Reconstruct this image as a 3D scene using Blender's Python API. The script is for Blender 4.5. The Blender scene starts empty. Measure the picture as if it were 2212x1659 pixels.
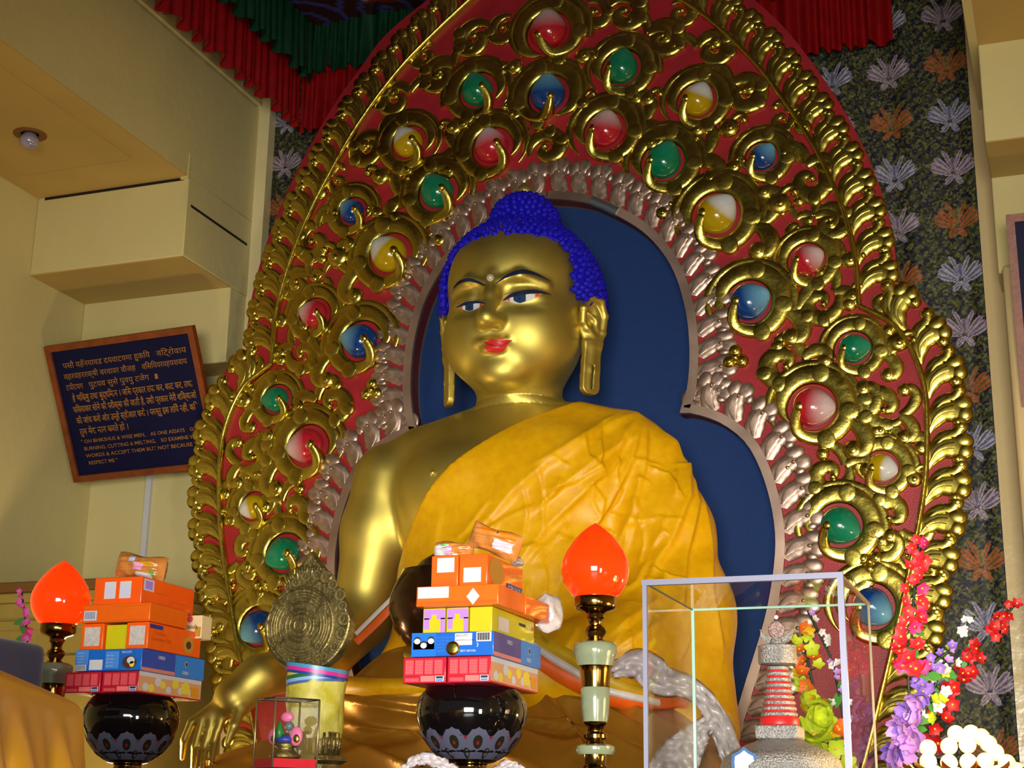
import bpy, bmesh, math, random
import numpy as np
from mathutils import Vector, Matrix
from mathutils.bvhtree import BVHTree
from mathutils.geometry import tessellate_polygon
try:
    import openvdb
except ImportError:
    import pyopenvdb as openvdb

# ------------------------------------------------------------------ camera
F = 3300.0
YAW, PIT, ROL = 0.3543218, 0.2815229, 0.0153432
CAM = np.array([2.4031, -7.0, 1.15])
FW = np.array([-math.sin(YAW)*math.cos(PIT), math.cos(YAW)*math.cos(PIT), math.sin(PIT)])
_r0 = np.array([math.cos(YAW), math.sin(YAW), 0.0]); _u0 = np.cross(_r0, FW)
RT = _r0*math.cos(ROL) + _u0*math.sin(ROL)
UP = -_r0*math.sin(ROL) + _u0*math.cos(ROL)
scene = bpy.context.scene
col = scene.collection
cd = bpy.data.cameras.new('camera'); cam = bpy.data.objects.new('camera', cd); col.objects.link(cam)
cd.sensor_fit = 'HORIZONTAL'; cd.sensor_width = 36.0; cd.lens = F/2212*36.0; cd.clip_end = 200
M = Matrix.Identity(4)
for i in range(3):
    M[i][0] = RT[i]; M[i][1] = UP[i]; M[i][2] = -FW[i]; M[i][3] = CAM[i]
cam.matrix_world = M
scene.camera = cam

# ------------------------------------------------------------------ world, lights, exposure
scene.view_settings.view_transform = 'Standard'
scene.view_settings.look = 'None'
scene.view_settings.gamma = 1.0
scene.view_settings.use_curve_mapping = False
scene.view_settings.exposure = 0.42
w = bpy.data.worlds.new('hall'); scene.world = w; w.use_nodes = True
bg = w.node_tree.nodes['Background']; bg.inputs[0].default_value = (0.58, 0.56, 0.46, 1); bg.inputs[1].default_value = 0.13

def light(name, kind, loc, target, energy, color, size=None, size_y=None, spread=None):
    l = bpy.data.lights.new(name, kind); l.energy = energy; l.color = color
    if kind == 'AREA':
        l.shape = 'RECTANGLE' if size_y else 'SQUARE'; l.size = size
        if size_y: l.size_y = size_y
        if spread: l.spread = spread
    elif size is not None: l.shadow_soft_size = size
    o = bpy.data.objects.new(name, l); col.objects.link(o); o.location = loc
    if target is not None:
        o.rotation_euler = (Vector(target)-Vector(loc)).to_track_quat('-Z', 'Y').to_euler()
    return o
# added area light behind the camera; doorway daylight is assumed, no doors seen
light('added_front_light', 'AREA', (2.75, -10.0, 1.2), (0.5, 0, 0.95), 86, (1.0, 0.97, 0.86), 2.4, 1.6, math.radians(62))
# added fill light from the low right; no window is known there
light('low_right_fill', 'AREA', (4.4, -6.4, 0.9), (1.2, 0, 1.7), 50, (1.0, 0.97, 0.86), 1.6, 1.0, math.radians(70))
# assumed camera flash, inferred from the frontal highlights
light('assumed_camera_flash', 'AREA', (2.46, -7.0, 1.26), (0.2, 0, 2.3), 9, (1.0, 0.97, 0.92), 0.07, 0.05, math.radians(100))
# assumed warm lights, unseen below the frame, added to brighten the lower walls
light('assumed_warm_right', 'POINT', (2.72, -1.20, 1.25), None, 20, (1.0, 0.68, 0.32), 0.10)
light('assumed_warm_left', 'POINT', (-1.50, -1.20, 1.32), None, 36, (1.0, 0.74, 0.40), 0.12)

# ------------------------------------------------------------------ pixel <-> world helpers (2212 x 1659 frame)
def ray(px, py): return FW + RT*((px-1106.0)/F) - UP*((py-829.5)/F)
def P(px, py, Y):
    d = ray(px, py); return CAM + d*((Y-CAM[1])/d[1])
def PX(px, py, X):
    d = ray(px, py); return CAM + d*((X-CAM[0])/d[0])
def PD(px, py, D): return CAM + ray(px, py)*D
def proj(V):
    d = np.asarray(V)-CAM; z = d@FW
    return np.stack([1106+F*(d@RT)/z, 829.5-F*(d@UP)/z], -1)

# ------------------------------------------------------------------ materials
MATS = {}
def mat(name, color, rough=0.5, metal=0.0, noise=0.0, nscale=8.0, bump=0.0, bscale=60.0, color2=None, emit=None, estr=0.0, trans=0.0, ior=1.45, coat=0.0, spec=0.5, vcol=None, sheen=0.0, alpha=1.0, aniso=0.0, rnoise=0.0, sss=0.0):
    if name in MATS: return MATS[name]
    m = bpy.data.materials.new(name); m.use_nodes = True; nt = m.node_tree; b = nt.nodes['Principled BSDF']
    I = b.inputs
    I['Base Color'].default_value = (*color, 1); I['Roughness'].default_value = rough; I['Metallic'].default_value = metal
    I['IOR'].default_value = ior; I['Transmission Weight'].default_value = trans; I['Coat Weight'].default_value = coat
    I['Specular IOR Level'].default_value = spec; I['Sheen Weight'].default_value = sheen; I['Alpha'].default_value = alpha
    if sss: I['Subsurface Weight'].default_value = sss; I['Subsurface Radius'].default_value = (.02, .012, .006)
    if emit: I['Emission Color'].default_value = (*emit, 1); I['Emission Strength'].default_value = estr
    tc = nt.nodes.new('ShaderNodeTexCoord')
    src = None
    if vcol:
        a = nt.nodes.new('ShaderNodeAttribute'); a.attribute_name = vcol; src = a.outputs['Color']
    if noise > 0 or color2:
        n = nt.nodes.new('ShaderNodeTexNoise'); n.inputs['Scale'].default_value = nscale; n.inputs['Detail'].default_value = 6
        nt.links.new(tc.outputs['Object'], n.inputs['Vector'])
        r = nt.nodes.new('ShaderNodeValToRGB')
        r.color_ramp.elements[0].position = 0.35; r.color_ramp.elements[1].position = 0.65
        if vcol:
            r.color_ramp.elements[0].color = (1-noise,)*3+(1,); r.color_ramp.elements[1].color = (1, 1, 1, 1)
            mx = nt.nodes.new('ShaderNodeMixRGB'); mx.blend_type = 'MULTIPLY'; mx.inputs[0].default_value = 1
            nt.links.new(src, mx.inputs[1]); nt.links.new(r.outputs[0], mx.inputs[2]); src = mx.outputs[0]
        else:
            c2 = color2 or tuple(c*(1-noise) for c in color)
            r.color_ramp.elements[0].color = (*c2, 1); r.color_ramp.elements[1].color = (*color, 1)
            nt.links.new(n.outputs[0], r.inputs[0]); src = r.outputs[0]
        if vcol: nt.links.new(n.outputs[0], r.inputs[0])
        if rnoise > 0:
            mr = nt.nodes.new('ShaderNodeMapRange'); mr.inputs[1].default_value = .3; mr.inputs[2].default_value = .7
            mr.inputs[3].default_value = rough; mr.inputs[4].default_value = rough+rnoise
            nt.links.new(n.outputs[0], mr.inputs[0]); nt.links.new(mr.outputs[0], I['Roughness'])
    if src is not None: nt.links.new(src, I['Base Color'])
    if bump > 0:
        n2 = nt.nodes.new('ShaderNodeTexNoise'); n2.inputs['Scale'].default_value = bscale; n2.inputs['Detail'].default_value = 5
        nt.links.new(tc.outputs['Object'], n2.inputs['Vector'])
        bp = nt.nodes.new('ShaderNodeBump'); bp.inputs['Strength'].default_value = bump; bp.inputs['Distance'].default_value = 0.01
        nt.links.new(n2.outputs[0], bp.inputs['Height']); nt.links.new(bp.outputs[0], I['Normal'])
    MATS[name] = m
    return m
def S(r, g, b):   # sRGB 0-255 -> linear
    f = lambda v: (v/255/12.92) if v/255 <= .04045 else ((v/255+.055)/1.055)**2.4
    return (f(r), f(g), f(b))

# ------------------------------------------------------------------ mesh builder
class MB:
    def __init__(s): s.v = []; s.f = []; s.m = []; s.c = []
    def add(s, verts, faces, mi=0, color=None):
        o = len(s.v); s.v.extend([tuple(map(float, p)) for p in verts])
        for f in faces: s.f.append(tuple(i+o for i in f)); s.m.append(mi)
        if color is not None: s.c.extend([color]*len(verts) if not isinstance(color, list) else color)
        return s
    def box(s, lo, hi, mi=0):
        x0, y0, z0 = lo; x1, y1, z1 = hi
        return s.add([(x0,y0,z0),(x1,y0,z0),(x1,y1,z0),(x0,y1,z0),(x0,y0,z1),(x1,y0,z1),(x1,y1,z1),(x0,y1,z1)],
              [(0,3,2,1),(4,5,6,7),(0,1,5,4),(1,2,6,5),(2,3,7,6),(3,0,4,7)], mi)
    def lathe(s, prof, n=24, center=(0,0,0), mi=0, cap=True):
        vs = []; fs = []
        for r, z in prof:
            for k in range(n):
                a = 2*math.pi*k/n; vs.append((center[0]+r*math.cos(a), center[1]+r*math.sin(a), center[2]+z))
        for i in range(len(prof)-1):
            for k in range(n):
                k2 = (k+1) % n; fs.append((i*n+k, i*n+k2, (i+1)*n+k2, (i+1)*n+k))
        if cap: fs.append(tuple(range(n-1, -1, -1))); fs.append(tuple((len(prof)-1)*n+k for k in range(n)))
        return s.add(vs, fs, mi)
    def tube(s, pts, rad, n=8, mi=0):
        pts = [Vector(p) for p in pts]; R = rad if isinstance(rad, (list, tuple)) else [rad]*len(pts)
        vs = []; fs = []; up = None
        for i, p in enumerate(pts):
            t = (pts[min(i+1, len(pts)-1)]-pts[max(i-1, 0)]).normalized()
            if up is None: up = Vector((0, 0, 1)) if abs(t.z) < .9 else Vector((1, 0, 0))
            a = t.cross(up).normalized(); b = a.cross(t).normalized(); up = b
            for k in range(n):
                q = 2*math.pi*k/n; vs.append(p+(a*math.cos(q)+b*math.sin(q))*R[i])
        for i in range(len(pts)-1):
            for k in range(n):
                k2 = (k+1) % n; fs.append((i*n+k, i*n+k2, (i+1)*n+k2, (i+1)*n+k))
        fs.append(tuple(range(n-1, -1, -1))); fs.append(tuple((len(pts)-1)*n+k for k in range(n)))
        return s.add(vs, fs, mi)
    def ball(s, c, r, nu=14, nv=8, mi=0, squash=(1,1,1)):
        vs = [(c[0], c[1], c[2]-r*squash[2])]; fs = []
        for i in range(1, nv):
            t = math.pi*i/nv-math.pi/2
            for k in range(nu):
                a = 2*math.pi*k/nu
                vs.append((c[0]+r*squash[0]*math.cos(t)*math.cos(a), c[1]+r*squash[1]*math.cos(t)*math.sin(a), c[2]+r*squash[2]*math.sin(t)))
        vs.append((c[0], c[1], c[2]+r*squash[2])); top = len(vs)-1
        for k in range(nu):
            k2 = (k+1) % nu
            fs.append((0, 1+k2, 1+k)); fs.append((top, 1+(nv-2)*nu+k, 1+(nv-2)*nu+k2))
            for i in range(nv-2): fs.append((1+i*nu+k, 1+i*nu+k2, 1+(i+1)*nu+k2, 1+(i+1)*nu+k))
        return s.add(vs, fs, mi)
    def grid(s, pts, mi=0, close=False):
        n = len(pts); m = len(pts[0]); vs = [p for r in pts for p in r]; fs = []
        for i in range(n-1):
            for j in range(m-1): fs.append((i*m+j, (i+1)*m+j, (i+1)*m+j+1, i*m+j+1))
        return s.add(vs, fs, mi)
    def mesh(s, name, mats, smooth=True, vcol=None):
        me = bpy.data.meshes.new(name); me.from_pydata(s.v, [], s.f)
        for m in (mats if isinstance(mats, (list, tuple)) else [mats]): me.materials.append(m)
        me.polygons.foreach_set('material_index', s.m)
        me.polygons.foreach_set('use_smooth', [smooth]*len(s.f))
        if s.c:
            a = me.color_attributes.new('Col', 'FLOAT_COLOR', 'POINT')
            a.data.foreach_set('color', np.array([(*c[:3], 1.0) for c in s.c], dtype=np.float32).ravel())
        me.update(); return me
    def build(s, name, mats, parent=None, smooth=True, sharp=None, bevel=0):
        me = s.mesh(name, mats, smooth)
        if sharp is not None and smooth:
            me.set_sharp_from_angle(angle=math.radians(sharp))
        o = obj(name, me, parent)
        if bevel:
            md = o.modifiers.new('bevel', 'BEVEL'); md.width = bevel; md.segments = 2; md.limit_method = 'ANGLE'
        return o
def obj(name, me, parent=None):
    o = bpy.data.objects.new(name, me); col.objects.link(o)
    if parent is not None:
        o.parent = parent; o.matrix_parent_inverse = parent.matrix_basis.inverted()
    return o
def empty(name, loc, label, cat, group=None, kind=None):
    o = bpy.data.objects.new(name, None); col.objects.link(o); o.location = loc; o.empty_display_size = .1
    tag(o, label, cat, group, kind); return o
def tag(o, label=None, cat=None, group=None, kind=None):
    if label: o['label'] = label
    if cat: o['category'] = cat
    if group: o['group'] = group
    if kind: o['kind'] = kind
    return o
def struct(name, mb, m, label=None, cat='wall', sharp=30, bevel=0):
    o = mb.build(name, m, None, True, sharp, bevel); return tag(o, label, cat, None, 'structure')
def box_obj(name, lo, hi, m, parent=None, bevel=0):
    return MB().box(lo, hi).build(name, m, parent, True, 30, bevel)
def curve(pts, n):          # Catmull-Rom resample, equal arc length
    p = np.array(pts, float); q = np.vstack([2*p[0]-p[1], p, 2*p[-1]-p[-2]]); out = []
    for i in range(1, len(q)-2):
        for t in np.linspace(0, 1, 24, endpoint=False):
            a, b, c, d = q[i-1], q[i], q[i+1], q[i+2]
            out.append(.5*((2*b)+(-a+c)*t+(2*a-5*b+4*c-d)*t*t+(-a+3*b-3*c+d)*t**3))
    out.append(p[-1]); out = np.array(out)
    L = np.concatenate([[0], np.cumsum(np.linalg.norm(np.diff(out, axis=0), axis=1))])
    s = np.linspace(0, L[-1], n)
    return np.stack([np.interp(s, L, out[:, k]) for k in range(out.shape[1])], -1)

_txt = {}
def text_mesh(body, size=1.0, align='LEFT', bold=0.0):
    c = bpy.data.curves.new('txt', 'FONT'); c.body = body; c.size = size; c.align_x = align; c.offset = bold; c.extrude = 0.0; c.resolution_u = 2
    o = bpy.data.objects.new('txt', c); col.objects.link(o)
    dg = bpy.context.evaluated_depsgraph_get(); me = bpy.data.meshes.new_from_object(o.evaluated_get(dg))
    col.objects.unlink(o); bpy.data.objects.remove(o); bpy.data.curves.remove(c)
    return me
def lettering(body, origin, ex, ez, size, m, parent, align='LEFT', bold=0.0, width=None, name='lettering'):
    """flat print: text laid on the plane origin + ex*u + ez*v"""
    me = text_mesh(body, 1.0, align, bold)
    n = len(me.vertices)
    if n == 0: return None
    V = np.zeros(n*3); me.vertices.foreach_get('co', V); V = V.reshape(-1, 3)
    sx = size
    if width: sx = width/max(1e-6, V[:, 0].max()-V[:, 0].min()); V[:, 0] -= V[:, 0].min() if align == 'LEFT' else 0
    W = np.array(origin)+np.outer(V[:, 0]*sx, ex)+np.outer(V[:, 1]*size, ez)
    me.vertices.foreach_set('co', W.ravel()); me.materials.clear(); me.materials.append(m); me.update()
    return obj(name, me, parent)
# ------------------------------------------------------------------ the setting
m_wall = mat('cream_paint', S(216, 202, 142), .5, noise=.06, nscale=1.5, bump=.25, bscale=14, spec=.35)
m_soffit = mat('ochre_board', S(196, 166, 96), .55, noise=.10, nscale=2.0)
m_dark = mat('dark_gap', S(30, 24, 18), .9)
m_floor = mat('floor_wood', S(90, 58, 38), .4, noise=.3, nscale=3)
m_glosswall = mat('cream_gloss_paint', S(216, 190, 138), .22, noise=.06, nscale=2, bump=.5, bscale=9, spec=.5)
XL, XR, XLL = -2.0, 2.1, -3.0
Z1, Z2, Z3, ZT = 4.58, 4.11, 3.66, 5.36
struct('floor', MB().box((-6, -12, -.1), (7, 1.5, 0)), m_floor, 'brown wooden floor of the shrine hall', 'floor')
struct('wall_back', MB().box((-2.2, .60, 0), (2.4, .75, 6.4)), mat('back_plaster', S(70, 50, 40), .8), 'dark wall behind the brocade curtains', 'wall')
struct('wall_left', MB().box((-3.3, -6, 0), (XLL, .6, 6.4)), m_wall, 'cream wall at the far left, below the recessed bulb soffit', 'wall')
# left of the alcove: back wall, stepped corbels, beam
wl = struct('trim_1', MB().box((XLL, .45, 0), (XL, .62, 6.4)), m_wall, 'cream wall panel behind the tilted blue plaque', 'wall')
lo = struct('trim_2', MB().box((XLL, .22, Z3), (XL-.004, .45, Z2)), m_wall, 'lower stepped cream corbel behind the blue plaque', 'corbel', bevel=.006)
mi = struct('trim_3', MB().box((XLL, -.3, Z2), (XL, .45, Z1)), [m_wall], 'middle stepped cream corbel with ochre underside, left of the halo', 'corbel', bevel=.006)
be = struct('trim_4', MB().box((XLL, -5.5, Z1), (XL, .45, ZT-.05)), m_wall, 'long cream beam face at the upper left', 'beam')
for o, z, y0, y1 in ((mi, Z2, -.3, .22), (be, Z1, -5.5, -.3), (lo, Z3, .22, .45)):
    p = box_obj('soffit_panel', (XLL+.002, y0+.002, z-.006), (XL-.002, y1-.002, z), m_soffit, o)
box_obj('shadow_gap', (XL-.02, -.26, Z1-.17), (XL+.002, .36, Z1-.155), m_dark, mi)
box_obj('shadow_gap', (XLL+.05, -.303, Z1-.022), (XL-.03, -.299, Z1-.006), m_dark, be)
box_obj('cover_strip', (XL-.045, -.315, Z1-.02), (XL+.004, -.30, Z1+.13), m_wall, be)
struct('trim_5', MB().box((XLL, -5.5, ZT-.03), (XL+.02, .45, ZT+.7)), m_wall, 'cream ledge above the beam, behind the red frill', 'ledge')
struct('trim_6', MB().box((XL-.02, .40, 0), (XL+.075, .5, 5.40)), mat('cream_jamb', S(226, 212, 160), .5, noise=.05), 'narrow pale jamb between left wall and brocade', 'jamb')
struct('trim_7', MB().box((-2.605, .42, 2.0), (-2.57, .455, 3.2)), mat('pale_conduit', S(205, 205, 205), .5), 'pale grey vertical conduit below the tilted plaque', 'conduit', bevel=.004)
# access hatch outline and the recessed lamp in the beam's underside
hx0, hx1, hy0, hy1 = -2.86, -2.16, -1.75, -.62
hp = MB().box((hx0, hy0, Z1-.014), (hx1, hy1, Z1-.006)).build('hatch_panel', m_soffit, be, True, 30)
bulb = empty('recessed_lamp', (-2.49, -1.05, Z1-.014), 'small round reflector bulb set in the ochre soffit', 'lamp')
bulb_prof = [(.034, .0), (.040, -.012), (.05, -.03), (.052, -.045), (.045, -.062), (.03, -.074), (.004, -.08)]
MB().lathe([(r, z) for r, z in bulb_prof], 20, (-2.49, -1.05, Z1-.014)).build('bulb', mat('unlit_bulb', S(170, 165, 190), .12, .3), bulb)
MB().lathe([(.085, 0), (.085, -.004), (.05, -.006), (.045, 0)], 24, (-2.49, -1.05, Z1-.014)).build('rim', mat('brown_rim', S(120, 80, 30), .5), bulb)
# right of the alcove (mirrored steps)
struct('wall_right', MB().box((3.6, -6, 0), (3.8, .6, 6.4)), m_wall, 'cream wall at the far right', 'wall')
struct('trim_8', MB().box((XR+.02, .40, 0), (3.6, .62, 6.4)), m_glosswall, 'glossy cream wall right of the brocade', 'wall')
mr = struct('trim_9', MB().box((2.20, -.3, Z2+.06), (3.6, .45, Z1+.08)), m_wall, 'middle stepped cream corbel at the upper right edge', 'corbel', bevel=.006)
br = struct('trim_10', MB().box((2.16, -5.5, Z1+.08), (3.6, .45, ZT+.6)), m_wall, 'cream beam at the upper right corner', 'beam')
lr = struct('trim_11', MB().box((2.20, .12, Z3+.02), (3.6, .45, Z2+.06)), m_wall, 'lower stepped cream corbel above the right plaque', 'corbel', bevel=.006)
pr_ = struct('trim_12', MB().box((2.22, .0, 0), (3.6, .45, Z3+.02)), m_glosswall, 'glossy cream pier below the right plaque', 'pier', bevel=.02)
for o, z, y0, y1 in ((mr, Z2+.06, -.3, .12), (br, Z1+.08, -5.5, -.3)):
    box_obj('soffit_panel', (2.203, y0+.002, z-.006), (3.59, y1-.002, z), m_soffit, o)
struct('ceiling', MB().box((-6, -12, 6.4), (7, 1.5, 6.5)), mat('dark_ceiling', S(90, 70, 50), .8), 'dim ceiling of the shrine hall', 'ceiling')

# ------------------------------------------------------------------ brocade curtains with woven lotus motifs
def lotus_paint(u, v):
    """u,v in metres about the flower centre -> (mask, tone) of woven petals"""
    mask = np.zeros_like(u); tone = np.zeros_like(u)
    def petal(ang, r0, L, wd, t, hook=0.0):
        nonlocal mask, tone
        ca, sa = math.cos(ang), math.sin(ang)
        s = (u*ca+v*sa-r0)/L; q = (-u*sa+v*ca)
        q = q-hook*np.clip(s, 0, 1)**2*L
        prof = wd*np.clip(4*s*(1-s), 0, 1)**.4*(.45+.55*s)
        d = np.where((s > 0) & (s < 1), np.abs(q)/np.maximum(prof, 1e-5), 9)
        edge = (d < 1)
        tone = np.where(edge, np.where(d > .45, t, t*.25), tone); mask = np.where(edge, np.where(d > .45, .95, .5), mask)
    for sgn in (-1, 1):
        petal(math.radians(90-sgn*84), .010, .105, .018, 1, .26*sgn)
        petal(math.radians(90-sgn*62), .014, .110, .019, .8, .10*sgn)
        petal(math.radians(90-sgn*38), .016, .112, .018, 1, -.10*sgn)
        petal(math.radians(90-sgn*12), .020, .120, .014, .9, -.16*sgn)
        petal(math.radians(-90+sgn*58), .0, .060, .013, .9, -.3*sgn)
        petal(math.radians(-90+sgn*24), .0, .066, .012, 1, .25*sgn)
    petal(math.radians(90), .014, .080, .020, .35)
    return mask, tone
def brocade(name, x0, x1, z0, z1, y, label, step=.0048, phase=0.0, xf=0.0):
    nx = int((x1-x0)/step)+1; nz = int((z1-z0)/step)+1
    X, Z = np.meshgrid(np.linspace(x0, x1, nx), np.linspace(z0, z1, nz))
    pw, ph = .292, .288
    gx = (X-xf)/pw; ix = np.round(gx); u = (gx-ix)*pw
    gz = (Z-phase)/ph; iz = np.round(gz); v = (gz-iz)*ph
    kind = ((iz+2*ix) % 3)
    rng = np.random.RandomState(3)
    def vnoise(sc, seed):
        r = np.random.RandomState(seed); N = 96; g = r.rand(N, N)
        a = X*sc % (N-1); b = Z*sc % (N-1); i = a.astype(int); j = b.astype(int); fa = a-i; fb = b-j
        fa = fa*fa*(3-2*fa); fb = fb*fb*(3-2*fb)
        return (g[j, i]*(1-fa)+g[j, i+1]*fa)*(1-fb)+(g[j+1, i]*(1-fa)+g[j+1, i+1]*fa)*fb
    n1 = vnoise(62, 1); n2 = vnoise(120, 2); n3 = vnoise(20, 5)
    bgc = np.zeros((*X.shape, 3)); navy = np.array(S(28, 25, 54)); olive = np.array(S(84, 84, 40)); dk = np.array(S(46, 56, 34)); lt = np.array(S(118, 116, 62))
    leaf = np.clip((np.sin(X*110+6*n3)*np.sin(Z*104+8*n3)+n1-.42)*2.0, 0, 1)[..., None]
    bgc = navy*(1-leaf)+olive*leaf
    g2 = np.clip((n2-.58)*5, 0, 1)[..., None]; bgc = bgc*(1-g2)+lt*g2
    g3 = np.clip((n1-.62)*5, 0, 1)[..., None]; bgc = bgc*(1-g3)+dk*g3
    m, t = lotus_paint(u, v)
    pal = [(S(205, 200, 222), S(118, 120, 170)), (S(214, 98, 52), S(128, 132, 70)), (S(212, 190, 208), S(140, 120, 158))]
    fc = np.zeros_like(bgc)
    for k in range(3):
        hi, lw = np.array(pal[k][0]), np.array(pal[k][1])
        c = lw+(hi-lw)*np.clip(t, 0, 1)[..., None]; fc = np.where((kind == k)[..., None], c, fc)
    fc = fc*(.72+.28*n2[..., None])
    Cc = bgc*(1-m[..., None])+fc*m[..., None]
    Y = y+.012*np.sin(X*19+1)+.008*np.sin(X*41)+.004*n3
    V = np.stack([X, Y, Z], -1).reshape(-1, 3)
    idx = np.arange(nx*nz).reshape(nz, nx)
    q = np.stack([idx[:-1, :-1], idx[:-1, 1:], idx[1:, 1:], idx[1:, :-1]], -1).reshape(-1, 4)
    me = bpy.data.meshes.new(name); me.vertices.add(len(V)); me.vertices.foreach_set('co', V.ravel())
    me.loops.add(q.size); me.loops.foreach_set('vertex_index', q.ravel().astype(np.int32))
    me.polygons.add(len(q)); me.polygons.foreach_set('loop_start', np.arange(0, q.size, 4, dtype=np.int32))
    me.polygons.foreach_set('use_smooth', np.ones(len(q), bool))
    me.update(calc_edges=True)
    a = me.color_attributes.new('Col', 'FLOAT_COLOR', 'POINT')
    a.data.foreach_set('color', np.concatenate([Cc.reshape(-1, 3), np.ones((nx*nz, 1))], 1).astype(np.float32).ravel())
    me.materials.append(mat('brocade_weave', (1, 1, 1), .42, vcol='Col', noise=.25, nscale=90, bump=.3, bscale=260, spec=.4))
    o = obj(name, me); tag(o, label, 'curtain', 'brocade curtains behind the halo'); return o
c1 = P(2050, 255, .42); c2 = P(615, 265, .42)
brocade('brocade_curtain', 1.15, XR+.03, 1.0, 5.75, .46, 'navy and olive brocade curtain with lotus motifs, right of the halo', phase=c1[2], xf=c1[0])
brocade('brocade_curtain', XL+.05, -1.15, 2.6, 5.75, .46, 'dim navy brocade curtain with lotus motifs, left of the halo', phase=c2[2], xf=c2[0])

# ------------------------------------------------------------------ canopy: brocade ceiling, pleated frills
m_red = mat('red_satin', S(150, 8, 14), .38, noise=.25, nscale=12, sheen=0.0)
m_green = mat('green_satin', S(8, 60, 34), .35, noise=.3, nscale=12)
def frill(name, a, b, ztop, zbot, m, parent, pleat=.07, amp=.035, scallop=.05, ny=14, seed=1):
    r = random.Random(seed); a = np.array(a); b = np.array(b); L = np.linalg.norm(b-a); d = (b-a)/L; nrm = np.array([-d[1], d[0]])
    n = int(L/pleat*8); rows = []
    ph = 0; phs = []
    for i in range(n+1): ph += 2*math.pi/8*(1+.9*(r.random()-.5))*(1+.35*math.sin(i*.11)); phs.append(ph)
    for j in range(ny+1):
        t = j/ny; row = []
        for i in range(n+1):
            s = i/n*L; o = amp*(.35+.65*t)*(math.sin(phs[i])+.35*math.sin(phs[i]*.5+1))
            zz = ztop+(zbot-ztop)*t+(scallop*(.5+.5*math.sin(phs[i]*.5))*t**3)
            p = a+d*s+nrm*o; row.append((p[0], p[1], zz))
        rows.append(row)
    return MB().grid(rows).build(name, m, parent)
can = empty('canopy', (0, -.6, 5.75), 'red and green pleated silk canopy with dragon brocade ceiling over the statue', 'canopy')
frill('red_frill', (-1.72, -2.4), (-1.70, .34), 5.75, 5.10, m_red, can, seed=2)
frill('green_frill', (-1.64, -2.4), (-1.60, .30), 5.80, 5.36, m_green, can, seed=3, amp=.03)
frill('red_frill', (-1.70, .34), (1.77, .34), 5.78, 5.075, m_red, can, pleat=.085, seed=4, scallop=.03)
frill('green_frill', (-1.62, .30), (1.2, .30), 5.80, 5.42, m_green, can, seed=5, amp=.03)
# brocade ceiling of the canopy with a swirling dragon-cloud weave
nx, ny = 150, 130
Xc, Yc = np.meshgrid(np.linspace(-1.68, 1.76, nx), np.linspace(-2.4, .34, ny))
sw = np.sin(Xc*9+3*np.sin(Yc*5))*np.cos(Yc*8+3*np.sin(Xc*4)); ring = np.sin(14*np.hypot((Xc*1.3+.4) % .7-.35, (Yc*1.3) % .7-.35)*6.28/2.2)
cc = np.zeros((ny, nx, 3))+np.array(S(44, 12, 14)); cc[sw > .25] = S(112, 20, 22); cc[(ring > .72)] = S(58, 58, 130); cc[(ring > .72) & (sw > .3)] = S(150, 150, 160)
mb = MB(); mb.grid([[(Xc[j, i], Yc[j, i], 5.76+.01*math.sin(9*Xc[j, i])) for i in range(nx)] for j in range(ny)]); mb.c = [tuple(c) for c in cc.reshape(-1, 3)]
mb.build('ceiling_cloth', mat('dragon_brocade', (1, 1, 1), .45, vcol='Col'), can)
box_obj('frame_board', (-1.74, -2.42, 5.80), (1.79, .38, 5.84), m_dark, can)

# ------------------------------------------------------------------ plaques
m_frame = mat('brown_wood', S(136, 66, 26), .45, noise=.3, nscale=14, bump=.2, bscale=40)
m_navy = mat('navy_board', S(14, 16, 56), .6, noise=.15, nscale=30, spec=.2)
m_gold_ink = mat('gold_paint', S(178, 118, 40), .5, noise=.35, nscale=120)
def plaque(o3, ex, ez, W, H, label, lines, name='plaque'):
    ex = np.array(ex, float); ex /= np.linalg.norm(ex); ez = np.array(ez, float); ez /= np.linalg.norm(ez); en = np.cross(ex, ez)   # toward viewer: -y
    o3 = np.array(o3, float)
    t = empty(name, o3, label, 'plaque')
    def slab(nm, u0, u1, v0, v1, d0, d1, m):
        vs = [o3+ex*u+ez*v+en*d for d in (d0, d1) for (u, v) in ((u0, v0), (u1, v0), (u1, v1), (u0, v1))]
        MB().add(vs, [(3,2,1,0),(4,5,6,7),(0,1,5,4),(1,2,6,5),(2,3,7,6),(3,0,4,7)]).build(nm, m, t, True, 30)
    fw = .036
    slab('board', fw*.5, W-fw*.5, fw*.5, H-fw*.5, .0, .012, m_navy)
    slab('frame_rail', 0, W, 0, fw, -.01, .028, m_frame); slab('frame_rail', 0, W, H-fw, H, -.01, .028, m_frame)
    slab('frame_stile', 0, fw, fw, H-fw, -.01, .0279, m_frame); slab('frame_stile', W-fw, W, fw, H-fw, -.01, .0279, m_frame)
    for body, u, v, size, wd, bold in lines:
        parts_ = [q for q in body.split('  ') if q]; n_ = sum(len(q) for q in parts_)+2*(len(parts_)-1); u_ = u
        for q in parts_:
            wq = wd*len(q)/n_ if wd else None
            lettering(q, o3+ex*u_+ez*v+en*.0135, ex, ez, size, m_gold_ink, t, bold=bold, width=wq); u_ += (wd or 0)*(len(q)+2)/n_
    return t
pl_bl = P(165, 1040, .22); pl_tl = P(95, 748, -.175); pl_tr = P(415, 703, -.175)
ez = pl_tl-pl_bl; ez[0] = 0; exx = np.array([1.0, 0.0, .03])
Wp = (pl_tr-pl_tl)[0]; Hp = np.linalg.norm(ez)
T1 = ['पसौ वहॅनयावड दयवाटवमा हुकिय  विट्रोवाय', 'वहरवहररक्षी वरवावर वौजह  विसियवरवहयशवाय', 'टपीटयग  पुटयव सुसे पुवपु टजेग  ।']
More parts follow.
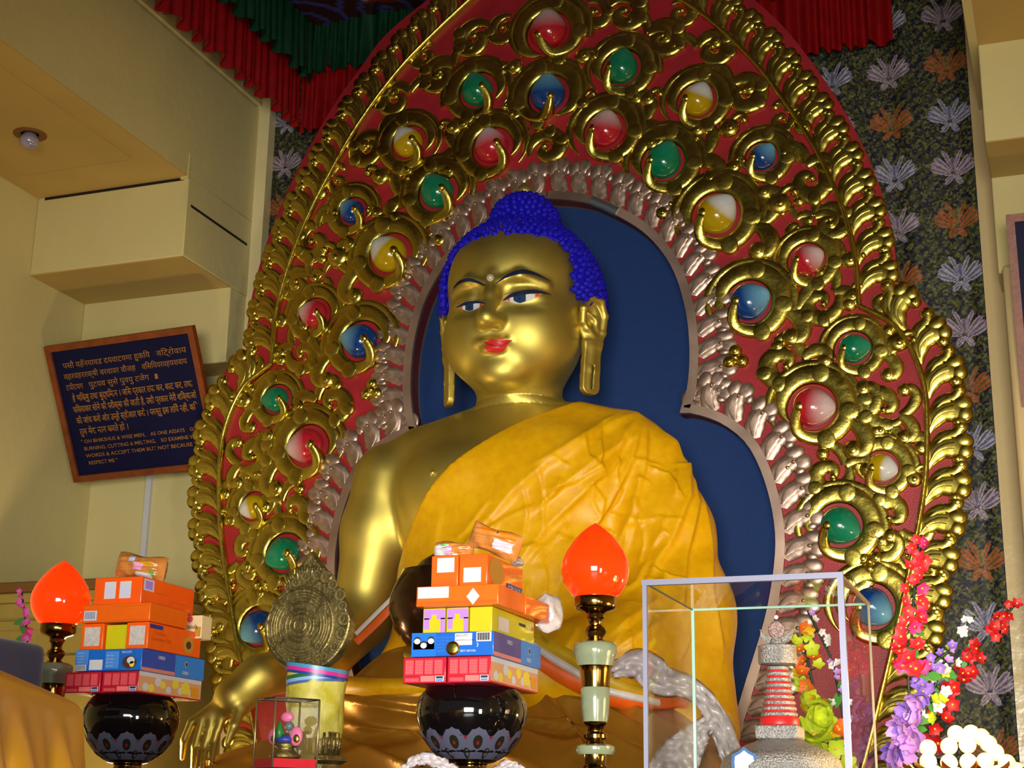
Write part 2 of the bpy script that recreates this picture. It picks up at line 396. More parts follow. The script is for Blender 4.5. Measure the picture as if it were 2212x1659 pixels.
T2 = ['हे भिक्षु तथा बुद्धिमान । जिस प्रकार तपा कर, काट कर, तथा', 'घिसवाकर सोने की परीक्षा की जाती है, उसी प्रकार मेरी शिक्षाओं', 'की जांच करो और उन्हें स्वीकार करो । परन्तु इस लिये नहीं, कि', 'तुम मेरा मान करते हो ।']
T3 = ['" OH BHIKSHUS & WISE MEN,  AS ONE ASSAYS  GOLD BY', 'BURNING, CUTTING & MELTING,  SO EXAMINE WELL MY', 'WORDS & ACCEPT THEM BUT NOT BECAUSE YOU', 'RESPECT ME "']
Ls = []
for i, (s, u, wd) in enumerate(zip(T1, (.09, .08, .08), (.80, .80, .60))): Ls.append((s, u, Hp*(.825-.078*i), .046, wd, 0.0))
for i, (s, u, wd) in enumerate(zip(T2, (.105, .095, .10, .105), (.78, .80, .79, .32))): Ls.append((s, u, Hp*(.585-.082*i), .052, wd, .012))
for i, (s, u, wd) in enumerate(zip(T3, (.10, .11, .11, .12), (.83, .82, .78, .19))): Ls.append((s, u, Hp*(.275-.053*i), .030, wd, .006))
plaque(pl_bl, exx, ez, Wp, Hp, 'tilted navy plaque with gold Tibetan, Hindi and English text on the left wall', Ls)
q0 = P(2206, 852, -.22); q1 = P(2175, 465, -.22)
plaque((q1[0]-.005, -.011, q0[2]), (1, 0, 0), (0, -.22, q1[2]-q0[2]), .95, math.hypot(.2, q1[2]-q0[2]), 'navy plaque with gold text cut by the right edge', [('र', .08, .66, .09, None, .01), ('मे', .08, .55, .09, None, .01), ('क', .08, .42, .09, None, .01), ('WORDS', .08, .2, .05, None, .01)])
# ------------------------------------------------------------------ the carved halo (plane y = 0, front towards -y)
m_gold = mat('gilded_wood', S(206, 186, 84), .21, 1.0, noise=.12, nscale=9, bump=.28, bscale=24, rnoise=.10)
m_gold_leaf = mat('gilded_border_wood', S(206, 186, 84), .22, 1.0, noise=.12, nscale=2, bump=.10, bscale=4, rnoise=.10)
m_rose = mat('tarnished_silver_leaf', S(188, 160, 144), .32, .85, noise=.30, nscale=3, rnoise=.15, bump=.08, bscale=5)
m_board = mat('red_lacquer_board', S(158, 32, 42), .42, noise=.22, nscale=7, bump=.12, bscale=120)
m_blue = mat('blue_cloth', S(4, 44, 100), .8, noise=.12, nscale=30, bump=.2, bscale=240)
m_edge = mat('grey_edge', S(96, 96, 92), .6)
def H(px, py):
    p = P(px, py, 0.0); return np.array([p[0], p[2]])
def pxm(px, py):            # metres per pixel at a point of the halo
    p = P(px, py, 0.0); return ((p-CAM)@FW)/F*1.03
halo = empty('carved_halo', (0, 0, 1.0), 'huge gilded carved halo with jewelled scrolls on red lacquer behind the statue', 'halo')

def band(mb, pts, wid, h, base=None, groove=False, mi=0, flat=False):
    """raised carved ribbon along a 2-D path; wid = full widths; solid down to the board"""
    pts = np.array(pts); n = len(pts); wid = np.broadcast_to(np.array(wid, float), (n,)); h = np.broadcast_to(np.array(h, float), (n,))
    base = np.zeros(n) if base is None else np.array(base)
    t = np.gradient(pts, axis=0); t /= np.maximum(np.linalg.norm(t, axis=1, keepdims=True), 1e-9); nr = np.stack([-t[:, 1], t[:, 0]], -1)
    if groove: prof = [(-1, 0), (-.97, .50), (-.86, .66), (-.74, .60), (-.68, .42), (-.60, .62), (-.3, .92), (.05, 1), (.45, .92), (.8, .66), (.96, .4), (1, 0)]
    else: prof = [(-1, 0), (-.985, .55), (-.88, .80), (-.5, .93), (0, 1), (.5, .93), (.88, .80), (.985, .55), (1, 0)]
    if flat: prof = [(-1, 0), (-1, .9), (-.96, 1), (-.5, 1), (.5, 1), (.96, 1), (1, .9), (1, 0)]
    rows = []
    for i in range(n):
        r = []
        for s, q in prof:
            p = pts[i]+nr[i]*s*wid[i]*.5
            d = base[i]+h[i]*q if 0 < q else 0.0
            r.append((p[0], -d, p[1]))
        rows.append(r)
    m = len(prof); vs = [p for r in rows for p in r]; fs = []
    for i in range(n-1):
        for j in range(m-1): fs.append((i*m+j, i*m+j+1, (i+1)*m+j+1, (i+1)*m+j))
    fs.append(tuple(range(m-1, -1, -1))); fs.append(tuple((n-1)*m+j for j in range(m)))
    mb.add(vs, fs, mi)
def dome(mb, c, rx, rz, h, rot=0.0, base=0.0, n=14, mi=0):
    ca, sa = math.cos(rot), math.sin(rot); vs = []; fs = []
    rings = [(1.0, 0.0), (.975, .5), (.85, .76), (.55, .93), (.25, .99)]
    for q, d in rings:
        for k in range(n):
            a = 2*math.pi*k/n; x = rx*q*math.cos(a); z = rz*q*math.sin(a)
            vs.append((c[0]+x*ca-z*sa, -(base+h*d) if d > 0 else 0.0, c[1]+x*sa+z*ca))
    vs.append((c[0], -(base+h), c[1]))
    for i in range(len(rings)-1):
        for k in range(n): fs.append((i*n+k, i*n+(k+1) % n, (i+1)*n+(k+1) % n, (i+1)*n+k))
    o = (len(rings)-1)*n
    for k in range(n): fs.append((o+k, o+(k+1) % n, len(vs)-1))
    mb.add(vs, fs, mi)
def arc(c, r0, r1, a0, a1, n):
    a = np.radians(np.linspace(a0, a1, n)); r = np.linspace(r0, r1, n)
    return np.stack([c[0]+r*np.cos(a), c[1]+r*np.sin(a)], -1)
def volute(mb, p0, ang, size, sgn, w0, h):
    """little leaf end: ribbon leaving p0 along ang, curling by sgn into a ball"""
    n = 13; pts = []; p = np.array(p0, float); a = math.radians(ang)
    for i in range(n):
        pts.append(p.copy()); t = i/(n-1); a += sgn*math.radians(6+34*t*t); p = p+np.array([math.cos(a), math.sin(a)])*size*.17*(1-.35*t)
    band(mb, pts, w0*np.interp(np.linspace(0, 1, n), [0, .4, 1], [.9, 1.15, .75]), np.linspace(h*.85, h*1.0, n)); dome(mb, pts[-1], w0*.62, w0*.62, h*1.12); dome(mb, pts[-1], w0*.25, w0*.25, h*.25, base=h*1.05)
def fork(mb, p0, ang, s, h, sgn=1):
    p0 = np.array(p0); d = np.array([math.cos(math.radians(ang)), math.sin(math.radians(ang))])
    volute(mb, p0, ang+14*sgn, s*1.15, sgn, s*.52, h)
    volute(mb, p0, ang-40*sgn, s*.95, -sgn, s*.60, h*1.05)
def swirl_gem_scroll(c, rg, R, tail=None, flip=1, lap=(75, 290, 350), hook=196):
    """ring of carved leaf round a jewel, its inner tip hooking over the jewel"""
    mb = MB(); n = 54; t = np.linspace(0, 1, n); ang = np.radians(hook+t*372)
    w = np.interp(t, [0, .06, .16, .30, .5, .72, .9, 1], [.20, .22, .30, .43, .47, .45, .32, .06])*R
    inner = rg*1.15+(R-rg*1.15-.43*R)*0
    rc = inner+w/2+np.interp(t, [0, .5, 1], [0, .0, .10])*R*.5
    k = np.clip(1-t/.13, 0, 1); k = k*k*(3-2*k)
    rc = rc*(1-k)+(rg*.52)*k; ang = ang+k*np.radians(-8)
    sc = (R)/(inner+.43*R)
    pts = np.stack([c[0]+flip*rc*np.cos(ang), c[1]+rc*np.sin(ang)], -1)
    base = np.interp(t, [0, .05, .13, .22], [.80, .66, .22, 0])*rg
    hh = np.interp(t, [0, .1, .3, .8, 1], [.09, .10, .135, .125, .07])*R
    band(mb, pts if flip > 0 else pts, w, hh, base)
    tipc = pts[0]; dome(mb, tipc, .12*R, .12*R, .13*R, base=.74*rg)
    # thin outer rim following the leaf, running on into a forked tail
    t2 = np.linspace(0, 1, 34); a2 = np.radians(575-t2*232); r2 = (inner+.43*R*np.interp(t2, [0, .2, 1], [.75, 1.0, 1.02])+.055*R)
    p2 = np.stack([c[0]+flip*r2*np.cos(a2), c[1]+r2*np.sin(a2)], -1)
    band(mb, p2, np.interp(t2, [0, .15, .8, 1], [.05, .19, .22, .30])*R, np.interp(t2, [0, .2, 1], [.05, .10, .11])*R)
    rr = inner+.43*R
    for a in lap:
        q = np.radians(a); rm = inner+.27*R
        dome(mb, (c[0]+flip*rm*math.cos(q), c[1]+rm*math.sin(q)), .22*R, .20*R, .032*R, rot=q*flip, base=.115*R)
    if tail is not None:
        dr = tail
        q = np.radians(dr-8); p0 = (c[0]+flip*(rr+.0*R)*math.cos(q), c[1]+(rr+.0*R)*math.sin(q))
        fork(mb, p0, dr+18 if flip > 0 else 180-dr-18, R*.62, R*.115, 1 if flip > 0 else -1)
    return mb
def jewel_mesh(c, rg, tip, mi=0):
    """pointed egg, its tip leaning along the unit vector tip (x,z) and forward"""
    tip = np.array([tip[0], -.25, tip[1]]); tip /= np.linalg.norm(tip); nu, nv = 22, 14
    ref = np.array([0, -1.0, 0]); a = np.cross(tip, ref); a /= np.linalg.norm(a); b = np.cross(tip, a)
    vs = []; fs = []; cs = []
    for i in range(nv+1):
        t = i/nv; th = math.pi*t
        z = -math.cos(th); r = math.sin(th)
        if z > 0: r = r*(1-.18*z**2)*(1 if z < .999 else 0); z = z*1.0+.20*z**3
        for k in range(nu):
            q = 2*math.pi*k/nu; p = tip*z*rg+a*r*rg*math.cos(q)+b*r*rg*math.sin(q)
            vs.append((c[0]+p[0], p[1]*.92-.2*rg, c[1]+p[2])); cs.append(t)
    for i in range(nv):
        for k in range(nu): fs.append((i*nu+k, i*nu+(k+1) % nu, (i+1)*nu+(k+1) % nu, (i+1)*nu+k))
    mb = MB(); mb.add(vs, fs, mi); return mb, cs
JC = {'green': (S(12, 112, 76), S(40, 140, 110)), 'red': (S(176, 30, 44), S(205, 180, 182)), 'yellow': (S(176, 146, 10), S(205, 205, 205)), 'blue': (S(14, 56, 122), S(110, 170, 200))}
m_jewel = mat('jewel_enamel', (1, 1, 1), .16, vcol='Col', coat=.4, noise=.08, nscale=40)
def jewel(c, rg, color, tip, name=None):
    mb, cs = jewel_mesh(c, rg, tip); lo, hi = map(np.array, JC[color])
    e0, e1 = {'yellow': (.60, .66), 'red': (.52, .80), 'blue': (.50, .86), 'green': (.55, .95)}[color]
    mb.c = [tuple(lo+(hi-lo)*np.clip((t-e0)/(e1-e0), 0, 1)) for t in cs]
    o = mb.build(name or color+'_jewel', m_jewel, halo); o['label'] = color+' enamel jewel with paler tip'; return o

def mirror(p): return np.array([-p[0], p[1]])
# (pixel centre on the right half, jewel radius px, ring radius px, colour, tail angle)
GEMS = [((1345, 150), 36, 76, 'green', None), ((1310, 285), 38, 80, 'red', 12), ((1508, 220), 35, 78, 'yellow', None),
        ((1435, 352), 39, 84, 'green', 8), ((1648, 342), 29, 72, 'blue', None), ((1550, 467), 43, 94, 'yellow', -12),
        ((1745, 565), 33, 72, 'red', None), ((1620, 655), 41, 92, 'blue', -10), ((1845, 755), 32, 70, 'green', -8),
        ((1757, 882), 43, 96, 'red', -16), ((1905, 1012), 31, 72, 'yellow', 60), ((1815, 1137), 41, 92, 'green', -48)]
cen = H(1180, 640)
gl = H(1884, 1312); GEMS_M = [(H(*g[0]), g[1]*pxm(*g[0]), g[2]*pxm(*g[0]), g[3], g[4]) for g in GEMS]+[(gl, 40*.00225, 90*.00225, 'blue', -30)]
for c, rg, R, colr, tl in GEMS_M:
    for fl in (1, -1):
        cc_ = c if fl > 0 else mirror(c)
        swirl_gem_scroll(cc_, rg, R, tl, fl).build('leaf_scroll', m_gold, halo, True, 55)
        d = cc_-np.array([0, cen[1]-.5]); d = d/np.linalg.norm(d); jewel(cc_, rg*.98, colr, d)
for (px, g, R, colr, fl) in (((1181, 72), 40, 84, 'red', 1), ((1187, 207), 38, 80, 'blue', -1)):
    c = H(*px); c[0] = 0; s = pxm(*px)
    swirl_gem_scroll(c, g*s, R*s, None, fl, hook=240).build('leaf_scroll', m_gold, halo, True, 55); jewel(c, g*s, colr, (0.02, 1))

# comma-shaped leaf curls that fill the gaps
def comma(c, R, rot, flip=1, lobes=2, fk=None):
    mb = MB(); n = 34; t = np.linspace(0, 1, n); a = np.radians(rot-t*395); r = R*np.interp(t, [0, .25, .6, .85, 1], [1.0, .66, .58, .44, .17])
    pts = np.stack([c[0]+flip*r*np.cos(a), c[1]+r*np.sin(a)], -1)
    band(mb, pts, np.interp(t, [0, .15, .45, .8, 1], [.26, .66, .86, .62, .26])*R, np.interp(t, [0, .3, .8, 1], [.14, .20, .20, .2])*R)
    dome(mb, pts[-1], .17*R, .17*R, .27*R)
    for k in range(lobes):
        q = np.radians(rot-120-60*k); rm = .78*R
        dome(mb, (c[0]+flip*rm*math.cos(q), c[1]+rm*math.sin(q)), .34*R, .30*R, .07*R, rot=q*flip, base=.16*R)
    if fk is not None:
        q = np.radians(rot); p0 = (c[0]+flip*.9*R*math.cos(q), c[1]+.9*R*math.sin(q)); fork(mb, p0, fk if flip > 0 else 180-fk, R*.92, R*.19, flip)
    return mb
def bud(c, R, rot, flip=1):
    mb = MB(); dome(mb, c, R*.9, R*.85, R*.5)
    volute(mb, (c[0], c[1]+R*.2), 90-flip*rot, R*1.2, -flip, R*.55, R*.42); dome(mb, (c[0]+flip*R*.15, c[1]-R*.1), R*.3, R*.3, R*.25, base=R*.42)
    return mb
def trefoil(c, R, rot, flip=1):
    mb = MB()
    for k in range(3):
        a = math.radians(rot+120*k); p = (c[0]+flip*R*.5*math.cos(a), c[1]+R*.5*math.sin(a)); dome(mb, p, R*.5, R*.5, R*.45); dome(mb, p, R*.22, R*.22, R*.14, base=R*.42)
    dome(mb, c, R*.32, R*.32, R*.55); return mb
CURLS = [((1357, 30), 46, 150, 2, None), ((1437, 86), 46, 150, 2, 70), ((1545, 108), 44, 160, 2, 100), ((1612, 205), 47, 140, 2, 75),
         ((1752, 395), 48, 100, 2, 75), ((1798, 482), 44, 150, 2, 60), ((1772, 660), 46, 40, 2, 50), ((1690, 792), 52, 20, 2, 80),
         ((1905, 880), 50, 330, 2, 10), ((1792, 1032), 48, 35, 2, 80), ((1922, 1112), 48, 300, 2, -60), ((1290, 32), 36, 120, 1, None),
         ((1475, 30), 34, 130, 1, None), ((1690, 262), 26, 60, 1, 80), ((1722, 498), 30, 90, 1, 80), ((1960, 1195), 34, 290, 1, -80)]
BUDS = [((1576, 278), 26, 20), ((1683, 442), 30, 10), ((1836, 562), 22, 30), ((1973, 1035), 22, 10), ((1262, 122), 22, 60), ((1400, 215), 22, 30), ((1505, 300), 18, 20), ((1735, 275), 22, -20), ((1940, 740), 26, 40), ((1262, 225), 20, 0), ((1585, 360), 18, 20), ((1900, 930), 18, 60), ((1700, 1010), 16, 0), ((1840, 640), 20, 0), ((1430, 460), 18, 0)]
TREF = [((1590, 775), 30, 90), ((1880, 1215), 30, 30), ((1660, 960), 14, 20)]
for fl in (1, -1):
    for px, R, rot, lb, fk in CURLS:
        c = H(*px); c = c if fl > 0 else mirror(c); comma(c, R*pxm(*px), rot, fl, lb, fk).build('leaf_curl', m_gold, halo, True, 55)
    for px, R, rot in BUDS:
        c = H(*px); c = c if fl > 0 else mirror(c); bud(c, R*pxm(*px), rot, fl).build('leaf_bud', m_gold, halo, True, 55)
    for px, R, rot in TREF:
        c = H(*px); c = c if fl > 0 else mirror(c); trefoil(c, R*pxm(*px), rot, fl).build('trefoil', m_gold, halo, True, 55)
c = H(1190, 318); c[0] = 0; s = pxm(1190, 318); mb = MB()
comma_c = comma(c, 44*s, 200, 1, 2, None); comma_c.build('crest_curl', m_gold, halo, True, 55)

# contours: opening, silver frame, gilt rail, outer edge
def mcurve(pxs, n, apex=None):
    pts = [H(*p) for p in pxs]
    if apex is not None: pts = [np.array([0, apex])]+pts
    return curve(pts, n)
op_u = mcurve([(1245, 437), (1300, 452), (1390, 503), (1450, 575), (1481, 665), (1491, 755), (1486, 840), (1468, 893)], 40, apex=H(1195, 431)[1])
op_l = mcurve([(1468, 893), (1505, 897), (1562, 918), (1615, 962), (1650, 1032), (1672, 1120), (1675, 1205), (1655, 1330), (1610, 1480), (1560, 1640), (1500, 1800)], 44)
rail_u = mcurve([(1330, -75), (1480, 8), (1560, 68), (1640, 148), (1700, 228), (1760, 320), (1800, 400), (1830, 480), (1849, 560), (1857, 664)], 60, apex=H(1190, -125)[1])
rail_l = mcurve([(1857, 664), (1880, 675), (1932, 705), (1972, 762), (1996, 830), (2003, 895), (2003, 985), (1998, 1055), (1986, 1130), (1967, 1225), (1943, 1340), (1912, 1470), (1880, 1600), (1850, 1710)], 60)
out_u = mcurve([(1400, -125), (1560, -60), (1640, 8), (1705, 72), (1772, 160), (1830, 250), (1880, 350), (1915, 450), (1933, 540), (1938, 622)], 60, apex=H(1190, -205)[1])
out_l = mcurve([(1938, 622), (1985, 640), (2030, 700), (2062, 785), (2078, 880), (2080, 980), (2073, 1065), (2060, 1140), (2040, 1235), (2014, 1350), (1988, 1450), (1955, 1580), (1925, 1720)], 60)
half_in = np.vstack([op_u, op_l[1:]]); half_out = np.vstack([out_u, out_l[1:]])
def full(h): return np.vstack([(h*np.array([-1, 1]))[::-1], h[1:]])
ri, ro = full(half_in), full(half_out)
loop = [Vector((x, z, 0)) for x, z in ro]+[Vector((x, z, 0)) for x, z in ri[::-1]]
tri = tessellate_polygon([loop]); nl = len(loop); T = .075
vs = [(p.x, 0, p.y) for p in loop]+[(p.x, T, p.y) for p in loop]
fs = []
for a, b, c_ in tri:
    A, B, C_ = loop[a], loop[b], loop[c_]
    ccw = (B-A).cross(C_-A).z > 0
    fs.append((a, b, c_) if ccw else (c_, b, a)); fs.append((nl+c_, nl+b, nl+a) if ccw else (nl+a, nl+b, nl+c_))
for i in range(nl): j = (i+1) % nl; fs.append((i, j, nl+j, nl+i))
MB().add(vs, fs).build('backboard', m_board, halo, False)
# blue cloth panel behind the opening
lb = [Vector((x, z, 0)) for x, z in full(half_in*np.array([1.06, 1.0])+np.array([0, .02]))]; tr = tessellate_polygon([lb])
MB().add([(p.x, .10, p.y) for p in lb], [t if (lb[t[1]]-lb[t[0]]).cross(lb[t[2]]-lb[t[0]]).z > 0 else t[::-1] for t in tr]).build('blue_panel', m_blue, halo, False)
mbe = MB(); g = [[(x, -.004, z) for x, z in ri], [(x, .10, z) for x, z in ri]]; mbe.grid(g).build('opening_edge', m_edge, halo)
# frame strip round the opening: upper and lower lengths
def offset(h, d):
    t = np.gradient(h, axis=0); t /= np.linalg.norm(t, axis=1, keepdims=True); return h+np.stack([-t[:, 1], t[:, 0]], -1)*d
def both(fn):
    for fl in (1, -1): fn(np.array([fl, 1.0]), fl)
sw_ = .046
def fr(f, fl):
    for seg in (half_in,):
        q = offset(seg, sw_*.5); mb = MB(); band(mb, (q*f), sw_, .022, flat=True); mb.build('frame_strip', m_rose, halo, True, 50)
    for seg in (rail_u, rail_l):
        mb = MB(); band(mb, seg*f, .026, .040); mb.build('gilt_rail', m_gold, halo, True, 50)
both(fr)
q = op_u[8]; mbj = MB(); band(mbj, np.array([op_u[6], op_u[8], op_u[10]])+np.array([0, sw_*.5]), sw_*1.05, .033); mbj.build('joint_plate', mat('zinc', S(150, 160, 165), .35, .9), halo, True, 40)

# border leaves: one template each, copied along the rails
def border_leaf_mesh():
    mb = MB(); T_ = np.linspace(0, 1, 18)
    body = curve([(.02, -.62), (.14, -.30), (.38, -.06), (.68, .0), (.88, -.06)], 18); band(mb, body, np.interp(T_, [0, .3, .75, 1], [.14, .50, .66, .56]), np.interp(T_, [0, .4, 1], [.08, .15, .18]))
    top = curve([(.10, -.16), (.28, .14), (.55, .30), (.76, .36), (.86, .50)], 14); band(mb, top, np.interp(np.linspace(0, 1, 14), [0, .5, 1], [.16, .42, .30]), np.linspace(.08, .17, 14))
    rid = curve([(.08, -.46), (.24, -.16), (.50, .0), (.74, .02)], 12); band(mb, rid, np.linspace(.05, .20, 12), .03, base=np.linspace(.10, .17, 12))
    rid = curve([(.20, -.02), (.40, .20), (.62, .30)], 8); band(mb, rid, np.linspace(.05, .16, 8), .025, base=np.linspace(.11, .15, 8))
    dome(mb, (.87, .56), .21, .20, .16); dome(mb, (.90, .58), .09, .09, .04, base=.14)
    dome(mb, (.96, .17), .28, .23, .19); dome(mb, (1.0, -.12), .24, .25, .18); dome(mb, (.86, -.34), .20, .19, .165); dome(mb, (.82, -.34), .08, .08, .04, base=.15)
    return mb
def silver_leaf_mesh():
    mb = MB(); T_ = np.linspace(0, 1, 16)
    body = curve([(-.02, -.52), (.18, -.24), (.46, -.02), (.78, .02)], 16); band(mb, body, np.interp(T_, [0, .3, .8, 1], [.46, .74, .76, .56]), np.interp(T_, [0, .4, 1], [.10, .16, .2]))
    inn = curve([(.03, -.42), (.24, -.14), (.48, .03), (.64, .05)], 12); band(mb, inn, np.interp(np.linspace(0, 1, 12), [0, .6, 1], [.12, .40, .26]), .04, base=np.linspace(.10, .17, 12))
    dome(mb, (.86, .32), .33, .30, .19); dome(mb, (.98, -.14), .31, .34, .185); dome(mb, (.82, -.42), .19, .18, .17)
    dome(mb, (.74, -.02), .09, .09, .25)
    return mb
def along(path, spacing, width, meshdata, nm, start=.5, side=1, skip_end=.3, hsc=1.0):
    L = np.concatenate([[0], np.cumsum(np.linalg.norm(np.diff(path, axis=0), axis=1))]); n = int((L[-1]-start*spacing)/spacing)
    for i in range(n+1):
        s = (i+start)*spacing
        if s > L[-1]-spacing*skip_end: break
        p = np.array([np.interp(s, L, path[:, 0]), np.interp(s, L, path[:, 1])]); p2 = np.array([np.interp(s+.01, L, path[:, 0]), np.interp(s+.01, L, path[:, 1])]); t = (p2-p); t /= np.linalg.norm(t)
        out = np.array([-t[1], t[0]])*side; upv = -t      # paths run from apex downwards
        for fl in (1, -1):
            o = obj(nm, meshdata, halo)
            Mx = Matrix.Identity(4); sx, sz = width, spacing*1.02
            Mx[0][0] = fl*out[0]*sx; Mx[2][0] = out[1]*sx; Mx[0][2] = fl*upv[0]*sz; Mx[2][2] = upv[1]*sz; Mx[1][1] = spacing*hsc
            Mx[0][3] = fl*p[0]; Mx[2][3] = p[1]; Mx[1][3] = 0
            o.matrix_basis = Mx
me_b = border_leaf_mesh().mesh('border_leaf', m_gold_leaf); me_b.set_sharp_from_angle(angle=math.radians(55))
me_s = silver_leaf_mesh().mesh('silver_leaf', m_rose); me_s.set_sharp_from_angle(angle=math.radians(55))
wu = .160
along(rail_u, .150, wu, me_b, 'border_leaf', start=.4, skip_end=.45); along(rail_l, .165, wu*1.03, me_b, 'border_leaf', start=.9, skip_end=.1)
fu, fl_ = offset(op_u, sw_), offset(op_l, sw_)
along(fu, .108, .150, me_s, 'silver_leaf', start=.3, skip_end=.9); along(fl_, .120, .152, me_s, 'silver_leaf', start=1.0, skip_end=.1)
for px, R in (((1497, 860), 26), ((1908, 652), 25)):
    for fl in (1, -1):
        c = H(*px); c = c if fl > 0 else mirror(c); comma(c, R*pxm(*px), 60, fl, 1, None).build('corner_curl', m_rose if R == 26 else m_gold, halo, True, 55)
# light gold bead where the halo's crown meets the opening is part of the statue's finial
# ------------------------------------------------------------------ the seated statue (signed-distance sculpting)
class Vol:
    def __init__(s, lo, hi, h):
        s.lo = np.array(lo, float); s.h = h; s.n = np.ceil((np.array(hi)-s.lo)/h).astype(int)+1
        s.D = np.full(s.n, 9.0, np.float32)
    def _win(s, lo, hi):
        a = np.clip(np.floor((np.array(lo)-s.lo)/s.h).astype(int), 0, s.n); b = np.clip(np.ceil((np.array(hi)-s.lo)/s.h).astype(int)+1, 0, s.n)
        ax = [(s.lo[i]+s.h*np.arange(a[i], b[i])).astype(np.float32) for i in range(3)]
        return tuple(slice(a[i], b[i]) for i in range(3)), np.meshgrid(*ax, indexing='ij')
    def _merge(s, w, d, k, sub=False):
        o = s.D[w]
        if sub:
            d = -d; hh = np.clip(.5-.5*(o-d)/k, 0, 1); s.D[w] = o*(1-hh)+d*hh+k*hh*(1-hh)
        else:
            hh = np.clip(.5+.5*(o-d)/k, 0, 1); s.D[w] = o*(1-hh)+d*hh-k*hh*(1-hh)
    def ell(s, c, r, k=.05, rx=0.0, rz=0.0, sub=False):
        c = np.array(c, float); r = np.array(r, float); m = r.max()+k+4*s.h
        w, (X, Y, Z) = s._win(c-m, c+m); x, y, z = X-c[0], Y-c[1], Z-c[2]
        if rz: ca, sa = math.cos(rz), math.sin(rz); x, y = x*ca+y*sa, -x*sa+y*ca
        if rx: ca, sa = math.cos(rx), math.sin(rx); y, z = y*ca+z*sa, -y*sa+z*ca
        k0 = np.sqrt((x/r[0])**2+(y/r[1])**2+(z/r[2])**2); k1 = np.sqrt((x/r[0]**2)**2+(y/r[1]**2)**2+(z/r[2]**2)**2)
        s._merge(w, k0*(k0-1)/np.maximum(k1, 1e-6), k, sub); return s
    def cap(s, a, b, ra, rb, k=.04, flat=None, sub=False):
        a = np.array(a, float); b = np.array(b, float); m = max(ra, rb)+k+4*s.h
        w, (X, Y, Z) = s._win(np.minimum(a, b)-m, np.maximum(a, b)+m); d = b-a
        t = np.clip(((X-a[0])*d[0]+(Y-a[1])*d[1]+(Z-a[2])*d[2])/(d@d), 0, 1)
        q = np.sqrt((X-a[0]-t*d[0])**2+(Y-a[1]-t*d[1])**2+(Z-a[2]-t*d[2])**2)-(ra+(rb-ra)*t)
        s._merge(w, q, k, sub); return s
    def chain(s, pts, rad, k=.03, **kw):
        for i in range(len(pts)-1): s.cap(pts[i], pts[i+1], rad[i], rad[i+1], k, **kw)
        return s
    def full(s): return np.meshgrid(*[(s.lo[i]+s.h*np.arange(s.n[i])).astype(np.float32) for i in range(3)], indexing='ij')
    def mesh(s, smooth=0):
        g = openvdb.FloatGrid(background=4*s.h); g.copyFromArray(np.clip(s.D, -4*s.h, 4*s.h)); g.transform = openvdb.createLinearTransform(voxelSize=s.h)
        pts, tri, quad = g.convertToPolygons(isovalue=0.0, adaptivity=0.0)
        V = np.array(pts, float)+s.lo; Q = np.array(quad).astype(int); T = np.array(tri).astype(int).reshape(-1, 3)
        if smooth:
            E = np.concatenate([Q[:, [0, 1]], Q[:, [1, 2]], Q[:, [2, 3]], Q[:, [3, 0]]])
            for _ in range(smooth):
                A = np.zeros_like(V); n = np.zeros(len(V)); np.add.at(A, E[:, 0], V[E[:, 1]]); np.add.at(A, E[:, 1], V[E[:, 0]]); np.add.at(n, E[:, 0], 1); np.add.at(n, E[:, 1], 1)
                V = V*.5+.5*A/np.maximum(n, 1)[:, None]
        # outward winding
        p = V[Q[:, 0]]; nr = np.cross(V[Q[:, 1]]-p, V[Q[:, 2]]-p); vol = (p*nr).sum()
        if vol < 0: Q = Q[:, ::-1]; T = T[:, ::-1]
        return V, Q, T
def np_mesh(name, V, Q, T=None, m=None, smooth=True):
    me = bpy.data.meshes.new(name)
    T = np.zeros((0, 3), int) if T is None else T
    me.vertices.add(len(V)); me.vertices.foreach_set('co', np.ascontiguousarray(V, np.float32).ravel())
    li = np.concatenate([Q.ravel(), T.ravel()]).astype(np.int32); me.loops.add(len(li)); me.loops.foreach_set('vertex_index', li)
    ls = np.concatenate([np.arange(len(Q))*4, len(Q)*4+np.arange(len(T))*3]).astype(np.int32)
    me.polygons.add(len(ls)); me.polygons.foreach_set('loop_start', ls); me.polygons.foreach_set('use_smooth', np.full(len(ls), smooth))
    me.update(calc_edges=True); me.validate()
    if m: me.materials.append(m)
    return me
def normals(V, Q):
    N = np.zeros_like(V); nr = np.cross(V[Q[:, 2]]-V[Q[:, 0]], V[Q[:, 3]]-V[Q[:, 1]])
    for k in range(4): np.add.at(N, Q[:, k], nr)
    return N/np.maximum(np.linalg.norm(N, axis=1, keepdims=True), 1e-12)

m_skin = mat('satin_gold_leaf', S(204, 184, 92), .47, .95, noise=.08, nscale=5, rnoise=.05)
m_hair = mat('ultramarine_paint', S(24, 14, 190), .55, noise=.2, nscale=60, spec=.3)
m_ink = mat('dark_blue_paint', S(24, 34, 62), .7, spec=.15)
m_lip = mat('red_paint', S(205, 38, 38), .4, noise=.12, nscale=60)
m_eyew = mat('white_paint', S(205, 205, 215), .7, spec=.15)
m_iris = mat('slate_iris_paint', S(28, 52, 88), .7, spec=.15)
buddha = empty('golden_buddha_statue', (0, -.5, 1.0), 'large golden seated Buddha statue with blue curled hair and yellow robe', 'statue')

